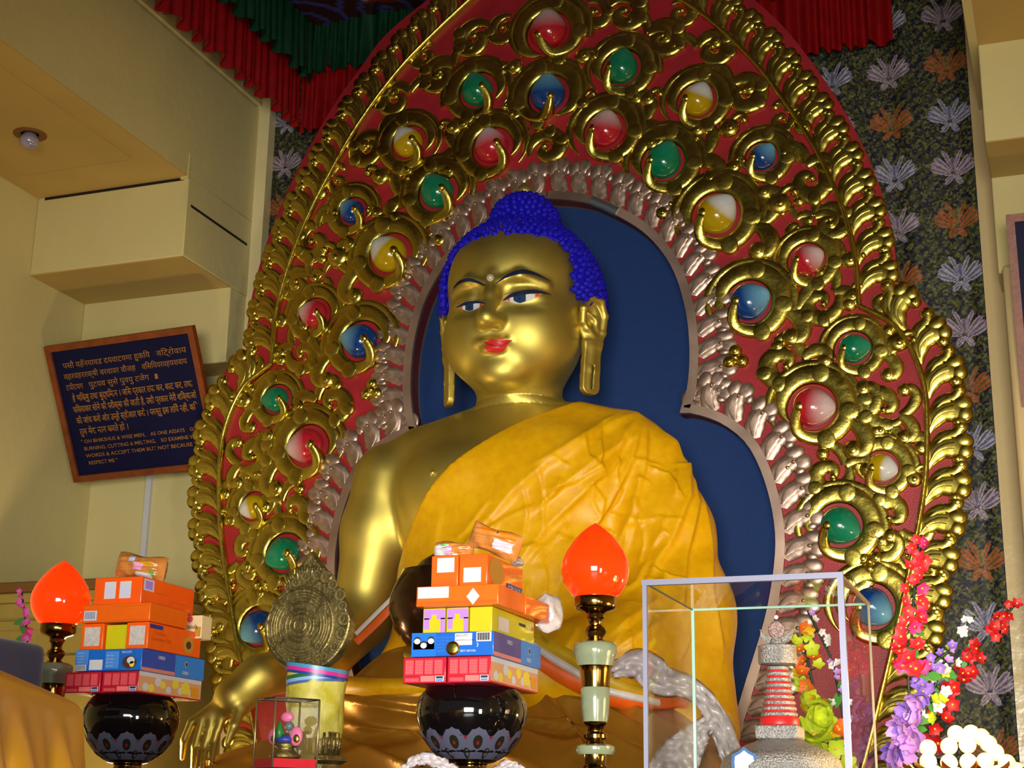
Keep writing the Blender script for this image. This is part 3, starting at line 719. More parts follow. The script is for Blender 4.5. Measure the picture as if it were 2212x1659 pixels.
B = Vol((-1.45, -1.75, 1.12), (1.15, .0, 3.98), .0088)
for sx in (-1, 1):
    B.cap((0, -.38, 2.99), (sx*.50, -.38, 2.86), .13, .15, .12)
B.ell((0, -.40, 2.58), (.60, .35, .46), .12)
for sx in (-1, 1): B.ell((sx*.25, -.60, 2.66), (.26, .15, .19), .12)
B.ell((0, -.44, 2.12), (.47, .35, .46), .14).ell((0, -.46, 1.70), (.62, .46, .36), .15)
B.chain([(-.66, -.38, 2.75), (-.715, -.40, 2.50), (-.77, -.43, 2.10)], [.19, .168, .135], .07)
wr = P(560, 1462, -1.12); kn = P(462, 1545, -1.24)
B.chain([(-.77, -.43, 2.08), (-.84, -.72, 1.86), tuple(wr)], [.138, .130, .085], .06)
# earth-touching right hand
B.chain([wr, wr*.45+kn*.55], [.083, .088], .05)
for i, (bx, by, tx, ty, L) in enumerate(((414, 1560, 394, 1638, 0), (437, 1558, 417, 1668, 0), (459, 1554, 437, 1672, 0), (482, 1546, 456, 1655, 0))):
    b = P(bx, by, -1.25+.012*i); e = P(tx, ty, -1.23+.012*i); md = (b+e)/2+np.array([0, -.022, 0])
    B.cap(wr*.6+kn*.4, b, .046, .019, .02); B.chain([b, md, e], [.0195, .0175, .012], .005)
tb = P(520, 1530, -1.22); te = P(490, 1608, -1.27); B.chain([P(540, 1500, -1.16), tb, (tb+te)/2+np.array([.012, -.02, 0]), te], [.045, .028, .021, .014], .012)
# left hand lying in the lap under the bowl
lh = np.array([.10, -1.02, 1.80]); B.chain([(.40, -.93, 1.79), lh], [.085, .072], .05)
for i in range(4): B.chain([lh+np.array([0, -.05+.045*i, -.01]), lh+np.array([-.22, -.08+.05*i, -.02]), lh+np.array([-.33, -.07+.05*i, .03])], [.035, .028, .02], .015)
# neck and head
B.cap((0, -.40, 3.22), (0, -.37, 2.98), .175, .19, .07)
B.ell((0, -.395, 3.655), (.352, .40, .345), .04)
B.ell((0, -.455, 3.385), (.315, .325, .285), .10)
for sx in (-1, 1):
    B.ell((sx*.140, -.600, 3.345), (.140, .135, .160), .12)
B.ell((0, -.665, 3.165), (.105, .085, .075), .07)
for sx in (-1, 1):   # brow shelf, lids, nose wings
    B.chain([(sx*.045, -.792, 3.565), (sx*.13, -.772, 3.592), (sx*.235, -.69, 3.560)], [.012, .016, .012], .035)
    B.ell((sx*.138, -.705, 3.500), (.092, .052, .042), .028, rz=sx*.38)
    B.ell((sx*.135, -.79, 3.455), (.085, .03, .016), .05, rz=sx*.35, sub=True)
for sx in (-1, 1): B.ell((sx*.082, -.815, 3.515), (.034, .045, .055), .03, sub=True)
B.chain([(0, -.775, 3.60), (0, -.812, 3.49), (0, -.856, 3.376)], [.024, .031, .040], .035)
for sx in (-1, 1): B.ell((sx*.037, -.812, 3.366), (.031, .040, .027), .035)
B.ell((0, -.855, 3.362), (.036, .032, .028), .03)
for sx in (-1, 1): B.ell((sx*.034, -.758, 3.284), (.054, .034, .018), .022)
B.ell((0, -.758, 3.250), (.058, .036, .022), .022)
for zz in (3.075, 3.03): 
    w_, (X, Y, Z) = B._win((-.3, -.7, zz-.03), (.3, -.05, zz+.03)); B.D[w_] += (.006*np.exp(-((Z-zz+.06*(Y+.4))/.006)**2)).astype(np.float32)
V, Q, T = B.mesh(smooth=1)
body = obj('body', np_mesh('body', V, Q, T, m_skin), buddha)
bvh_body = BVHTree.FromPolygons([tuple(v) for v in V], [tuple(q) for q in Q])
dm = MB(); p_ = P(935, 1022, -.75)
def hit(px, py, bvh=None):
    d = ray(px, py); d = d/np.linalg.norm(d); h = (bvh or bvh_body).ray_cast(Vector(CAM), Vector(d)); return h[0], h[1]
h0 = hit(935, 1022)
if h0[0] is not None: MB().ball(h0[0], .016).build('nipple', m_skin, buddha)

# painted features, laid on the face surface
def paint(name, upper, lower, m, lift=.0015, n=40, k=5):
    U = curve(upper, n); Lw = curve(lower, n); rows = []
    for i in range(n):
        r = []
        for j in range(k+1):
            q = U[i]+(Lw[i]-U[i])*j/k; hp, hn = hit(q[0], q[1])
            if hp is None: return None
            r.append(tuple(hp+hn*lift))
        rows.append(r)
    return MB().grid(rows).build(name, m, buddha)
def z6(x, y): return (840+x/2.989, 380+y/2.989)      # coordinates read off an enlarged view of the face
brow_r = ([(690, 692), (760, 640), (850, 606), (940, 622), (1045, 680)], [(690, 698), (762, 657), (850, 634), (940, 640), (1045, 682)])
brow_l = ([(418, 722), (450, 682), (510, 660), (570, 675), (625, 706)], [(418, 730), (452, 700), (510, 682), (570, 692), (625, 714)])
for u_, l_ in (brow_r, brow_l): paint('eyebrow', [z6(*p) for p in u_], [z6(*p) for p in l_], m_ink)
eyes = {'r': dict(w=([(742, 802), (790, 778), (860, 768), (930, 764), (990, 756)], [(742, 804), (780, 812), (840, 822), (910, 806), (990, 760)]),
                  lid=([(738, 800), (790, 762), (870, 742), (960, 742), (1048, 768)], [(738, 810), (790, 786), (870, 768), (960, 760), (1048, 770)]),
                  cr=([(742, 764), (800, 748), (880, 734), (970, 734), (1040, 752)], [(742, 768), (800, 752), (880, 738), (970, 738), (1040, 755)]),
                  red=[([(742, 802), (770, 787), (782, 781)], [(742, 805), (768, 806), (782, 812)]), ([(944, 763), (962, 760), (985, 756)], [(944, 790), (962, 777), (985, 760)])],
                  ir=([(806, 772), (845, 768), (884, 766)], [(806, 806), (845, 822), (884, 808)])),
        'l': dict(w=([(448, 848), (490, 832), (540, 824), (590, 822), (612, 826)], [(448, 850), (480, 862), (520, 874), (570, 858), (612, 830)]),
                  lid=([(440, 846), (490, 816), (545, 806), (590, 810), (622, 826)], [(440, 852), (490, 836), (545, 826), (590, 824), (622, 830)]),
                  cr=([(440, 826), (490, 804), (545, 796), (590, 798), (618, 808)], [(440, 830), (490, 808), (545, 800), (590, 802), (618, 811)]),
                  red=[([(448, 848), (468, 840), (478, 836)], [(448, 851), (466, 856), (478, 861)]), ([(588, 823), (600, 823), (612, 826)], [(588, 846), (600, 838), (612, 830)])],
                  ir=([(496, 830), (522, 826), (548, 824)], [(496, 866), (522, 874), (548, 866)]))}
m_canthus = mat('orange_red_paint', S(205, 80, 50), .4)
for e in eyes.values():
    f = lambda pr: ([z6(*p) for p in pr[0]], [z6(*p) for p in pr[1]])
    paint('eye_white', *f(e['w']), m_eyew, .0012)
    for r_ in e['red']: paint('eye_corner', *f(r_), m_canthus, .002, n=10)
    paint('iris', *f(e['ir']), m_iris, .0035, n=20)
    c0 = np.mean(np.array(e['ir'][0]+e['ir'][1]), axis=0); rr = 9
    paint('pupil', [z6(c0[0]-rr, c0[1]-2), z6(c0[0], c0[1]-rr-2), z6(c0[0]+rr, c0[1]-2)], [z6(c0[0]-rr, c0[1]), z6(c0[0], c0[1]+rr), z6(c0[0]+rr, c0[1])], m_ink, .005, n=10)
    paint('eyelid_line', *f(e['lid']), m_ink, .0045); paint('lid_crease', *f(e['cr']), mat('brown_line', S(110, 70, 30), .5), .0015)
paint('upper_lip', [z6(612, 1068), z6(640, 1066), z6(672, 1052), z6(695, 1058), z6(722, 1048), z6(765, 1056), z6(797, 1060)], [z6(612, 1072), z6(645, 1090), z6(680, 1098), z6(700, 1100), z6(720, 1096), z6(760, 1080), z6(797, 1064)], m_lip, .0018)
paint('lower_lip', [z6(622, 1082), z6(650, 1094), z6(690, 1102), z6(725, 1098), z6(770, 1078)], [z6(622, 1092), z6(632, 1128), z6(680, 1140), z6(735, 1132), z6(770, 1084)], m_lip, .0018)
paint('mouth_line', [z6(616, 1073), z6(655, 1088), z6(690, 1098), z6(730, 1091), z6(790, 1063)], [z6(616, 1077), z6(655, 1094), z6(690, 1104), z6(730, 1097), z6(790, 1067)], mat('dark_lip_line', S(110, 18, 20), .5), .0026, n=24, k=2)
hp, hn = hit(*z6(655, 658)); MB().ball(hp, .019).build('forehead_gem', mat('clear_crystal', S(190, 180, 160), .1, .2, coat=.6), buddha)

# ears
def ear(sx):
    E = Vol((-.06, -.13, -.50), (.10, .13, .22), .0052)
    rim = [(.035, -.055, -.02), (.050, -.062, .06), (.048, -.02, .135), (.042, .045, .13), (.030, .078, .05), (.022, .070, -.06), (.022, .040, -.15)]
    E.ell((.012, .0, .01), (.030, .070, .14), .02); E.chain(rim, [.017, .018, .019, .019, .018, .018, .018], .012)
    E.ell((.055, .0, .03), (.034, .034, .075), .02, sub=True)
    E.chain([(.032, -.022, .045), (.032, .022, .01), (.028, .03, -.05)], [.012, .014, .012], .012); E.chain([(.030, -.05, -.02), (.034, -.03, -.055), (.028, .01, -.09)], [.016, .014, .013], .015)
    E.ell((.015, .012, -.13), (.022, .052, .06), .02); E.chain([(.015, .012, -.16), (.014, .002, -.30), (.012, -.010, -.41)], [.022, .022, .022], .02)
    w, (X, Y, Z) = E._win((-.06, -.13, -.50), (.10, .13, -.12))
    bx = np.maximum(np.maximum(np.abs(Y-(.012-.05*(-.14-Z)))-.048*(1+.15*(-.14-Z)), np.abs(X-.014)-.017), np.maximum(-(Z+.455)+0*Z, Z+.13)); 
    rnd_ = np.where(Z < -.41, np.sqrt((Y+.002)**2+(Z+.41)**2)-.05, -1.0); bx = np.maximum(bx, rnd_)
    E._merge(w, bx.astype(np.float32), .02)
    w, (X, Y, Z) = E._win((-.06, -.13, -.44), (.10, .13, -.24)); sl = np.maximum(np.abs(Y-(.012-.05*(-.14-Z)))-.006, np.abs(Z+.35)-.075)
    E._merge(w, np.maximum(sl, -(X+.2)).astype(np.float32), .004, sub=True)
    v, q, t = E.mesh(smooth=1)
    # pose: slightly flared, on the side of the head
    a = -.62; ca, sa = math.cos(a), math.sin(a); x, y = v[:, 0]*ca-v[:, 1]*sa, v[:, 0]*sa+v[:, 1]*ca
    v = np.stack([sx*(x+.345), y-.41, v[:, 2]*.79+3.452], -1)
    if sx < 0: q = q[:, ::-1]; t = t[:, ::-1]
    return obj('ear', np_mesh('ear', v, q, t, m_skin), buddha)
ear(1); ear(-1)

# hair cap, topknot and snail curls
Hh = Vol((-.50, -.95, 3.20), (.50, .15, 4.30), .011)
Hh.ell((0, -.39, 3.655), (.380, .405, .345), .05); Hh.ell((0, -.35, 3.55), (.388, .36, .33), .08)
Hh.ell((0, -.36, 4.00), (.170, .175, .165), .075)
X, Y, Z = Hh.full()
# face opening: rounded rectangle pushed through the front half
qx = np.abs(X)-(.325-.13); qz = np.abs(Z-3.44)-(.375-.13); rr_ = np.sqrt(np.maximum(qx, 0)**2+np.maximum(qz, 0)**2)+np.minimum(np.maximum(qx, qz), 0)-.13
face = np.maximum(rr_, Y+.46+.35*(Z-3.55)); Hh.D = np.maximum(Hh.D, -face).astype(np.float32)
Hh.D = np.maximum(Hh.D, np.where(Y < -.30, 3.545-Z, 3.40-Z).astype(np.float32)*.8)
hv, hq, ht = Hh.mesh(smooth=1)
hair = obj('hair', np_mesh('hair', hv, hq, ht, m_hair), buddha)
hn_ = normals(hv, hq)
rs = np.random.RandomState(4); order = rs.permutation(len(hv)); sp = .029; cell = {}; pick = []
for i in order:
    p = hv[i]
    if hn_[i][1] > .75 or (p[1] > -.2 and hn_[i]@(CAM-p) < 0): continue
    if np.linalg.norm((p-np.array([0, -.4, 3.6]))*[1, 1, .9]) < .30: continue
    key = tuple((p//sp).astype(int)); ok = True
    for a in (-1, 0, 1):
        for b in (-1, 0, 1):
            for c in (-1, 0, 1):
                for j in cell.get((key[0]+a, key[1]+b, key[2]+c), ()):
                    if np.sum((hv[j]-p)**2) < sp*sp*.9: ok = False
    if ok: cell.setdefault(key, []).append(i); pick.append(i)
def curl_mb():
    mb = MB(); n = 30
    pts = []
    mb.lathe([(.0170, -.004), (.0168, .004), (.0135, .0085), (.0125, .0085), (.0110, .013), (.0075, .0150), (.0065, .0148), (.0045, .0185), (.0008, .0195)], 9)
    return mb
me_curl = curl_mb().mesh('snail_curl', m_hair)
view = [(-(hn_[i]@(CAM-hv[i])/np.linalg.norm(CAM-hv[i])), i) for i in pick]; view.sort()
def curl_M(i):
    q = Vector(hn_[i]).to_track_quat('Z', 'Y').to_matrix().to_4x4(); q.translation = Vector(hv[i]); return q
for _, i in view[:300]:
    o = obj('snail_curl', me_curl, hair); o.matrix_basis = curl_M(i)
rest = MB(); base = curl_mb()
for _, i in view[300:]:
    Mx = curl_M(i); rest.add([Mx @ Vector(v) for v in base.v], base.f)
o = rest.build('snail_curls', m_hair, hair); o['kind'] = 'stuff'
ft = hv[hv[:, 2].argmax()]
MB().lathe([(.030, -.01), (.045, .012), (.046, .03), (.036, .052), (.02, .066), (.004, .076)], 18, (0, -.36, ft[2])).build('topknot_finial', m_skin, buddha)
# ------------------------------------------------------------------ robe and lap cloth
m_silk = mat('yellow_silk', S(222, 168, 8), .40, noise=.06, nscale=22, color2=S(214, 154, 4), bump=.10, bscale=300, spec=.35)
m_satin = mat('gold_satin', S(176, 122, 36), .34, .5, noise=.10, nscale=10)
R_ = Vol((-.75, -1.30, 1.45), (1.25, .05, 3.10), .0085)
for sx in (-1, 1): R_.cap((0, -.38, 2.985), (sx*.48, -.38, 2.85), .15, .165, .12)
R_.ell((0, -.40, 2.58), (.625, .375, .48), .12)
for sx in (-1, 1): R_.ell((sx*.25, -.60, 2.66), (.28, .175, .21), .14)
R_.ell((0, -.46, 2.12), (.56, .40, .50), .16).ell((.10, -.50, 1.70), (.78, .50, .40), .16)
R_.chain([(.58, -.38, 2.745), (.70, -.40, 2.42), (.77, -.46, 2.05), (.80, -.50, 1.55)], [.19, .205, .215, .24], .12)
R_.chain([(.77, -.46, 2.05), (.62, -.85, 1.80), (.30, -.98, 1.76)], [.20, .19, .15], .14)
X, Y, Z = R_.full()
dx, dz = -.80, -.74; L_ = math.hypot(dx, dz); s_al = ((X-.27)*dx+(Z-3.02)*dz)/L_
sd = ((X-.27)*(-dz)+(Z-3.02)*dx)/L_+.075*np.sin(np.clip(s_al/1.05, 0, 1.3)*math.pi)-.03*(Y+.5)
cut = np.maximum(-sd, -.62-X+.0*Z); R_.D = np.maximum(R_.D, cut.astype(np.float32))
rv, rq, rt = R_.mesh(smooth=1)
rn = normals(rv, rq); rp = proj(rv); front = np.clip(((CAM-rv)*rn).sum(1)/np.linalg.norm(CAM-rv, axis=1)*3, 0, 1)
def fold(poly, amp, w, sharp=.3):
    """pleat along a polyline: steep on one side, long slope on the other"""
    poly = np.array(poly, float); best = np.full(len(rp), 1e9); sg = np.zeros(len(rp)); tt = np.zeros(len(rp))
    n = len(poly)-1
    for i in range(n):
        a, b = poly[i], poly[i+1]; d = b-a; L = np.linalg.norm(d); t = np.clip(((rp-a)@d)/(L*L), 0, 1); q = rp-(a+t[:, None]*d); dist = np.linalg.norm(q, axis=1)
        s = np.sign(d[0]*q[:, 1]-d[1]*q[:, 0]); m = dist < best; best = np.where(m, dist, best); sg = np.where(m, s, sg); tt = np.where(m, (i+t)/n, tt)
    e = np.where(sg > 0, np.exp(-best/w), np.exp(-(best/(w*sharp))**2)); fade = np.clip(np.minimum(tt, 1-tt)*8, 0, 1)
    return amp*e*(.25+.75*fade)
disp = np.zeros(len(rv))
FOLDS = [  # (polyline in photo coordinates, amplitude m, width px)
 ([(1378, 893), (1280, 940), (1180, 1000), (1110, 1060), (1040, 1140), (985, 1210)], .020, 40),
 ([(1375, 905), (1330, 980), (1260, 1060), (1180, 1140), (1110, 1230)], .018, 30), ([(1385, 905), (1360, 1000), (1310, 1090), (1240, 1190), (1200, 1280)], .022, 32),
 ([(1395, 915), (1390, 1010), (1370, 1110), (1345, 1200)], .018, 30), ([(1430, 930), (1470, 990), (1480, 1080), (1445, 1180), (1400, 1260)], .026, 34),
 ([(1480, 990), (1500, 1090), (1480, 1200), (1470, 1330)], .022, 28), ([(1508, 1050), (1530, 1170), (1535, 1290), (1560, 1420)], .020, 26),
 ([(1260, 950), (1268, 990), (1300, 1020)], .012, 20), ([(1295, 930), (1292, 1010), (1240, 1040), (1170, 1062)], .014, 18), ([(1165, 1010), (1175, 1080), (1172, 1150)], .010, 18),
 ([(1345, 1000), (1310, 1025), (1260, 1050)], .012, 14), ([(1275, 1040), (1300, 1080), (1285, 1140)], .010, 14), ([(1130, 1050), (1140, 1110), (1130, 1170)], .008, 16),
 ([(1010, 1180), (1090, 1120), (1160, 1090)], .010, 18), ([(1000, 1230), (1100, 1190), (1180, 1180)], .010, 22), ([(950, 1110), (940, 1180), (930, 1250)], .007, 30),
 ([(1420, 1120), (1360, 1135), (1330, 1190)], .010, 16), ([(1400, 1220), (1380, 1260), (1290, 1330)], .014, 20), ([(1440, 1240), (1420, 1300), (1320, 1370)], .016, 24),
 ([(1480, 1290), (1420, 1350), (1330, 1400)], .014, 24), ([(1400, 1010), (1440, 1030), (1470, 1090)], .016, 14), ([(1230, 1130), (1195, 1170), (1150, 1215)], .009, 14),
 ([(1060, 1080), (1010, 1150), (985, 1165)], .008, 12), ([(1370, 950), (1300, 985), (1225, 1040), (1150, 1110)], .012, 16), ([(1330, 905), (1240, 960), (1150, 1010)], .008, 12)]
rf = random.Random(5)
for k in range(46):
    x_, y_ = rf.uniform(1010, 1500), rf.uniform(960, 1380); a_ = rf.choice([rf.uniform(1.9, 2.5), rf.uniform(1.3, 1.8), rf.uniform(.2, .5)]); L2 = rf.uniform(30, 90)
    if (x_-1215)+(y_-870)*.9 < 60: continue
    FOLDS.append(([(x_, y_), (x_+math.cos(a_)*L2*.5+rf.uniform(-8, 8), y_+math.sin(a_)*L2*.5), (x_+math.cos(a_)*L2, y_+math.sin(a_)*L2)], rf.uniform(.005, .012), rf.uniform(8, 18)))
for pl_, am, wd in FOLDS: disp += fold(pl_, am*1.25, wd*.85)
disp += .0035*np.sin(rp[:, 0]*.05+rp[:, 1]*.021)*np.sin(rp[:, 1]*.043-rp[:, 0]*.017)
rv2 = rv+rn*(disp*front)[:, None]
robe = obj('robe', np_mesh('robe', rv2, rq, rt, m_silk), buddha); robe['label'] = 'creased yellow silk robe over one shoulder'
# lap: crossed legs under gold satin
Lp = Vol((-1.50, -1.62, .95), (1.50, .0, 2.05), .013)
Lp.ell((0, -.58, 1.45), (.95, .50, .36), .12)
Lp.chain([(-.15, -.6, 1.50), (-1.02, -1.02, 1.18)], [.33, .25], .15).chain([(.15, -.6, 1.50), (1.05, -1.02, 1.22)], [.33, .26], .15)
Lp.chain([(.05, -.95, 1.80), (-.30, -.90, 1.66), (-.62, -.85, 1.45)], [.13, .20, .22], .12)
Lp.chain([(-.98, -1.05, 1.15), (.2, -1.25, 1.22), (.9, -1.1, 1.15)], [.24, .27, .24], .15)
lv, lq, lt = Lp.mesh(smooth=1); ln = normals(lv, lq); rp = proj(lv); d2 = np.zeros(len(lv))
for pl_, am, wd in ([([(740, 1470), (900, 1490), (1100, 1500), (1300, 1540)], .03, 26), ([(720, 1510), (880, 1535), (1060, 1560), (1260, 1590), (1400, 1640)], .03, 26), ([(735, 1560), (880, 1600), (1000, 1625), (1150, 1655)], .03, 24),
    ([(1160, 1500), (1220, 1560), (1260, 1640)], .025, 26), ([(1180, 1480), (1300, 1540), (1400, 1600), (1480, 1659)], .03, 28), ([(700, 1600), (820, 1640), (950, 1680)], .03, 24), ([(1330, 1520), (1450, 1580), (1560, 1659)], .025, 26), ([(720, 1490), (860, 1505), (960, 1500)], .015, 14)]): d2 += fold(pl_, am, wd)
front = np.clip(((CAM-lv)*ln).sum(1)/np.linalg.norm(CAM-lv, axis=1)*3, 0, 1)
obj('lap_cloth', np_mesh('lap_cloth', lv+ln*(1.5*d2*front)[:, None], lq, lt, m_satin), buddha)
bvh_lap = BVHTree.FromPolygons([tuple(v) for v in np.vstack([lv, rv2])], [tuple(q) for q in lq]+[tuple(q+len(lv)) for q in rq])
def ribbon(name, px, wpx, m, lift=.02, thick=.012, n=50):
    """cloth band lying on the robe and lap along a path of photo points"""
    c_ = curve(px, n); t = np.gradient(c_, axis=0); t /= np.linalg.norm(t, axis=1, keepdims=True); nr = np.stack([-t[:, 1], t[:, 0]], -1)
    wv = np.interp(np.linspace(0, 1, n), np.linspace(0, 1, len(wpx)), wpx) if hasattr(wpx, '__len__') else np.full(n, wpx); rows = []
    for i in range(n):
        r = []
        for s in (-1, -.85, -.4, 0, .4, .85, 1):
            q = c_[i]+nr[i]*s*wv[i]*.5; hp, hn = hit(q[0], q[1], bvh_lap)
            if hp is None: hp = Vector(P(q[0], q[1], -1.0)); hn = Vector((0, -1, 0))
            r.append(hp+hn*(lift+thick*(1-s*s)))
        rows.append(r)
    A = np.array(rows)
    for _ in range(3): A[1:-1] = (A[:-2]+2*A[1:-1]+A[2:])/4
    return MB().grid([[tuple(p) for p in r] for r in A]).build(name, m, buddha)
m_or = mat('orange_cloth', S(222, 92, 14), .5, noise=.1, nscale=20); m_wh = mat('white_silk', S(206, 196, 196), .35, noise=.1, nscale=30, sheen=.3); m_yl = mat('mustard_cloth', S(196, 158, 20), .45, noise=.1, nscale=20)
ribbon('mustard_hem', [(1130, 1370), (1230, 1420), (1320, 1470), (1400, 1500)], 26, m_yl, .035)
ribbon('white_hem', [(1140, 1395), (1230, 1443), (1320, 1484), (1410, 1503)], 14, m_wh, .045)
ribbon('orange_hem', [(1148, 1418), (1230, 1462), (1320, 1498), (1400, 1512), (1480, 1515)], 34, m_or, .03)
ribbon('white_hem', [(770, 1370), (810, 1330), (850, 1290), (880, 1255)], 9, m_wh, .008, .004); ribbon('orange_hem', [(770, 1388), (815, 1346), (860, 1298), (885, 1268)], 16, m_or, .006, .004)
ribbon('satin_fold', [(735, 1486), (860, 1488), (960, 1478), (1040, 1480)], 36, m_silk, .03, .03)
# ------------------------------------------------------------------ altar and offerings
m_tab = mat('altar_wood', S(92, 40, 24), .4, noise=.3, nscale=10)
ZA = 1.235
at = empty('altar_table', (.5, -2.7, 0), 'long dark wooden altar table under the offerings', 'table')
box_obj('table_top', (-1.45, -3.42, ZA-.05), (2.75, -1.86, ZA), m_tab, at, .005)
box_obj('front_panel', (-1.40, -3.36, .0), (2.70, -3.32, ZA-.05), m_tab, at)
for x in (-1.38, 2.62): box_obj('side_panel', (x, -3.32, 0), (x+.06, -1.9, ZA-.05), m_tab, at)

def quad(o3, ex, ez, u0, u1, v0, v1, m, parent, name, off):
    o3 = np.array(o3); n = np.cross(ex, ez); n = n/np.linalg.norm(n)
    vs = [o3+ex*u+ez*v+n*off for u, v in ((u0, v0), (u1, v0), (u1, v1), (u0, v1))]
    return MB().add(vs, [(0, 1, 2, 3)]).build(name, m, parent, False)
class Carton:
    """a carton standing with its front to -y; placed by the photo's front-face corners on the plane y=Yf"""
    def __init__(s, px0, px1, ptop, pbot, Yf, depth, color, label, side=None, group=None, zb=None, ztop=None, name='biscuit_carton', rough=.35, Yx=None):
        Yx = Yf if Yx is None else Yx; a = P(px0, pbot, Yx); b = P(px1, pbot, Yx); c = P((px0+px1)/2, ptop, Yf); m_ = P((px0+px1)/2, pbot, Yf)
        s.x0, s.x1, s.z0, s.z1, s.y0, s.y1 = a[0]+.001, b[0]-.001, m_[2] if zb is None else zb, c[2] if ztop is None else ztop, Yf, Yf+depth
        s.o = empty(name, ((s.x0+s.x1)/2, (s.y0+s.y1)/2, s.z0), label, 'carton', group)
        m = mat('card_%02x%02x%02x' % color, S(*color), rough, noise=.06, nscale=30, coat=.3)
        MB().box((s.x0, s.y0, s.z0), (s.x1, s.y1, s.z1)).build('carton_body', m, s.o, True, 30, .0025)
        if side:
            m2 = mat('card_%02x%02x%02x' % side, S(*side), rough, noise=.06, nscale=30, coat=.3); s.side(0, 1, 0, 1, m2, 'side_print', .0004)
        s.k = 0
    def front(s, u0, u1, v0, v1, m, name='printed_panel', off=.0008):
        ex = np.array([s.x1-s.x0, 0, 0]); ez = np.array([0, 0, s.z1-s.z0]); return quad((s.x0, s.y0, s.z0), ex, ez, u0, u1, v0, v1, m, s.o, name, off)
    def side(s, u0, u1, v0, v1, m, name='printed_panel', off=.0008):
        ex = np.array([0, s.y1-s.y0, 0]); ez = np.array([0, 0, s.z1-s.z0]); return quad((s.x1, s.y0, s.z0), ex, ez, u0, u1, v0, v1, m, s.o, name, off)
    def ftext(s, body, u, v, size, m, width=None, bold=0.0):
        return lettering(body, (s.x0+(s.x1-s.x0)*u, s.y0-.0014, s.z0+(s.z1-s.z0)*v), np.array([1., 0, 0]), np.array([0, 0, 1.]), size, m, s.o, bold=bold, width=width)
    def stext(s, body, u, v, size, m, width=None, bold=0.0, flip=False):
        sg = -1 if flip else 1
        return lettering(body, (s.x1+.0014, s.y0+(s.y1-s.y0)*u, s.z0+(s.z1-s.z0)*v), np.array([0, 1., 0])*sg, np.array([0, 0, 1.])*sg, size, m, s.o, bold=bold, width=width)
    def sdisc(s, u, v, r, m, name='picture', sx=1.0, off=.0009):
        c = np.array([s.x1+off, s.y0+(s.y1-s.y0)*u, s.z0+(s.z1-s.z0)*v]); vs = [c+np.array([0, sx*r*math.cos(t), r*math.sin(t)]) for t in np.linspace(0, 2*math.pi, 20, endpoint=False)]
        return MB().add(vs, [tuple(range(20))]).build(name, m, s.o, False)
    def fdisc(s, u, v, r, m, name='picture', off=.0009, sx=1.0):
        c = np.array([s.x0+(s.x1-s.x0)*u, s.y0-off, s.z0+(s.z1-s.z0)*v]); vs = [c+np.array([sx*r*math.cos(t), 0, r*math.sin(t)]) for t in np.linspace(0, 2*math.pi, 20, endpoint=False)]
        return MB().add(vs, [tuple(range(20))]).build(name, m, s.o, False)
pw = mat('print_white', S(196, 192, 198), .5); pk = mat('print_black', S(40, 36, 40), .5); pwl = mat('print_lilac_white', S(190, 190, 215), .4); ppk = mat('print_pink', S(225, 110, 110), .4)
pred = mat('print_light_red', S(205, 70, 80), .4); pdo = mat('print_dark_orange', S(196, 84, 14), .4); pbl = mat('print_light_blue', S(70, 130, 210), .35); pnv = mat('print_navy', S(44, 44, 120), .4)
ppur = mat('print_purple', S(168, 120, 214), .35); pyl = mat('print_yellow', S(220, 196, 60), .4); pbr = mat('print_biscuit', S(180, 128, 40), .5); porl = mat('print_pale_orange', S(240, 150, 80), .4); psk = mat('print_sky', S(40, 120, 210), .35); pdk = mat('print_brown', S(70, 44, 30), .5)

def red_front(c):
    for k in range(4): c.front(.06+.225*k, .25+.225*k, .34, .90, pred)
    for k in range(4):
        for j in range(5): c.ftext('Energy', .07+.225*k, .40+.10*j, .0045, ppk, width=(c.x1-c.x0)*.15)
    c.front(.42, .74, .06, .28, ppk); c.front(.76, .96, .06, .28, pwl); c.front(.78, .94, .17, .26, pk, off=.0012); c.front(.78, .94, .08, .14, psk, off=.0012)
    c.front(.06, .38, .06, .20, pred)
def cracker_side(c):
    c.side(0, 1, .0, .93, mat('print_cracker_ground', S(206, 150, 110), .4), off=.0006); c.side(0, 1, .80, 1, pw, off=.0007); c.side(0, 1, 0, .07, mat('print_deep_red', S(170, 30, 30), .4), off=.0009)
    r = random.Random(4)
    for k in range(9):
        u, v = .10+.09*k+.02*r.random(), .25+.45*r.random(); c.sdisc(u, v, .011+.006*r.random(), pyl if k % 2 else pw, sx=1.4, off=.0010+.0001*k)
    c.side(.66, .80, .22, .70, pyl, off=.0022); c.side(.82, .95, .12, .60, mat('print_amber', S(214, 140, 30), .4), off=.0022)
def blue_side(c, second):
    c.side(second, 1, 0, 1, psk, off=.0006)
    c.stext('OREO', .28*second/.6, .64, .016, pw, bold=.02); c.stext('OREO', second+.12, .14 if second < .9 else .6, .015, pw, bold=.02)
    c.sdisc(second+.18, .62, .010, pw, off=.0012); c.sdisc(second+.18, .62, .008, pdk, off=.0016)
    c.side(.0, second, .0, .16, mat('print_peach', S(205, 120, 110), .4), off=.0007)
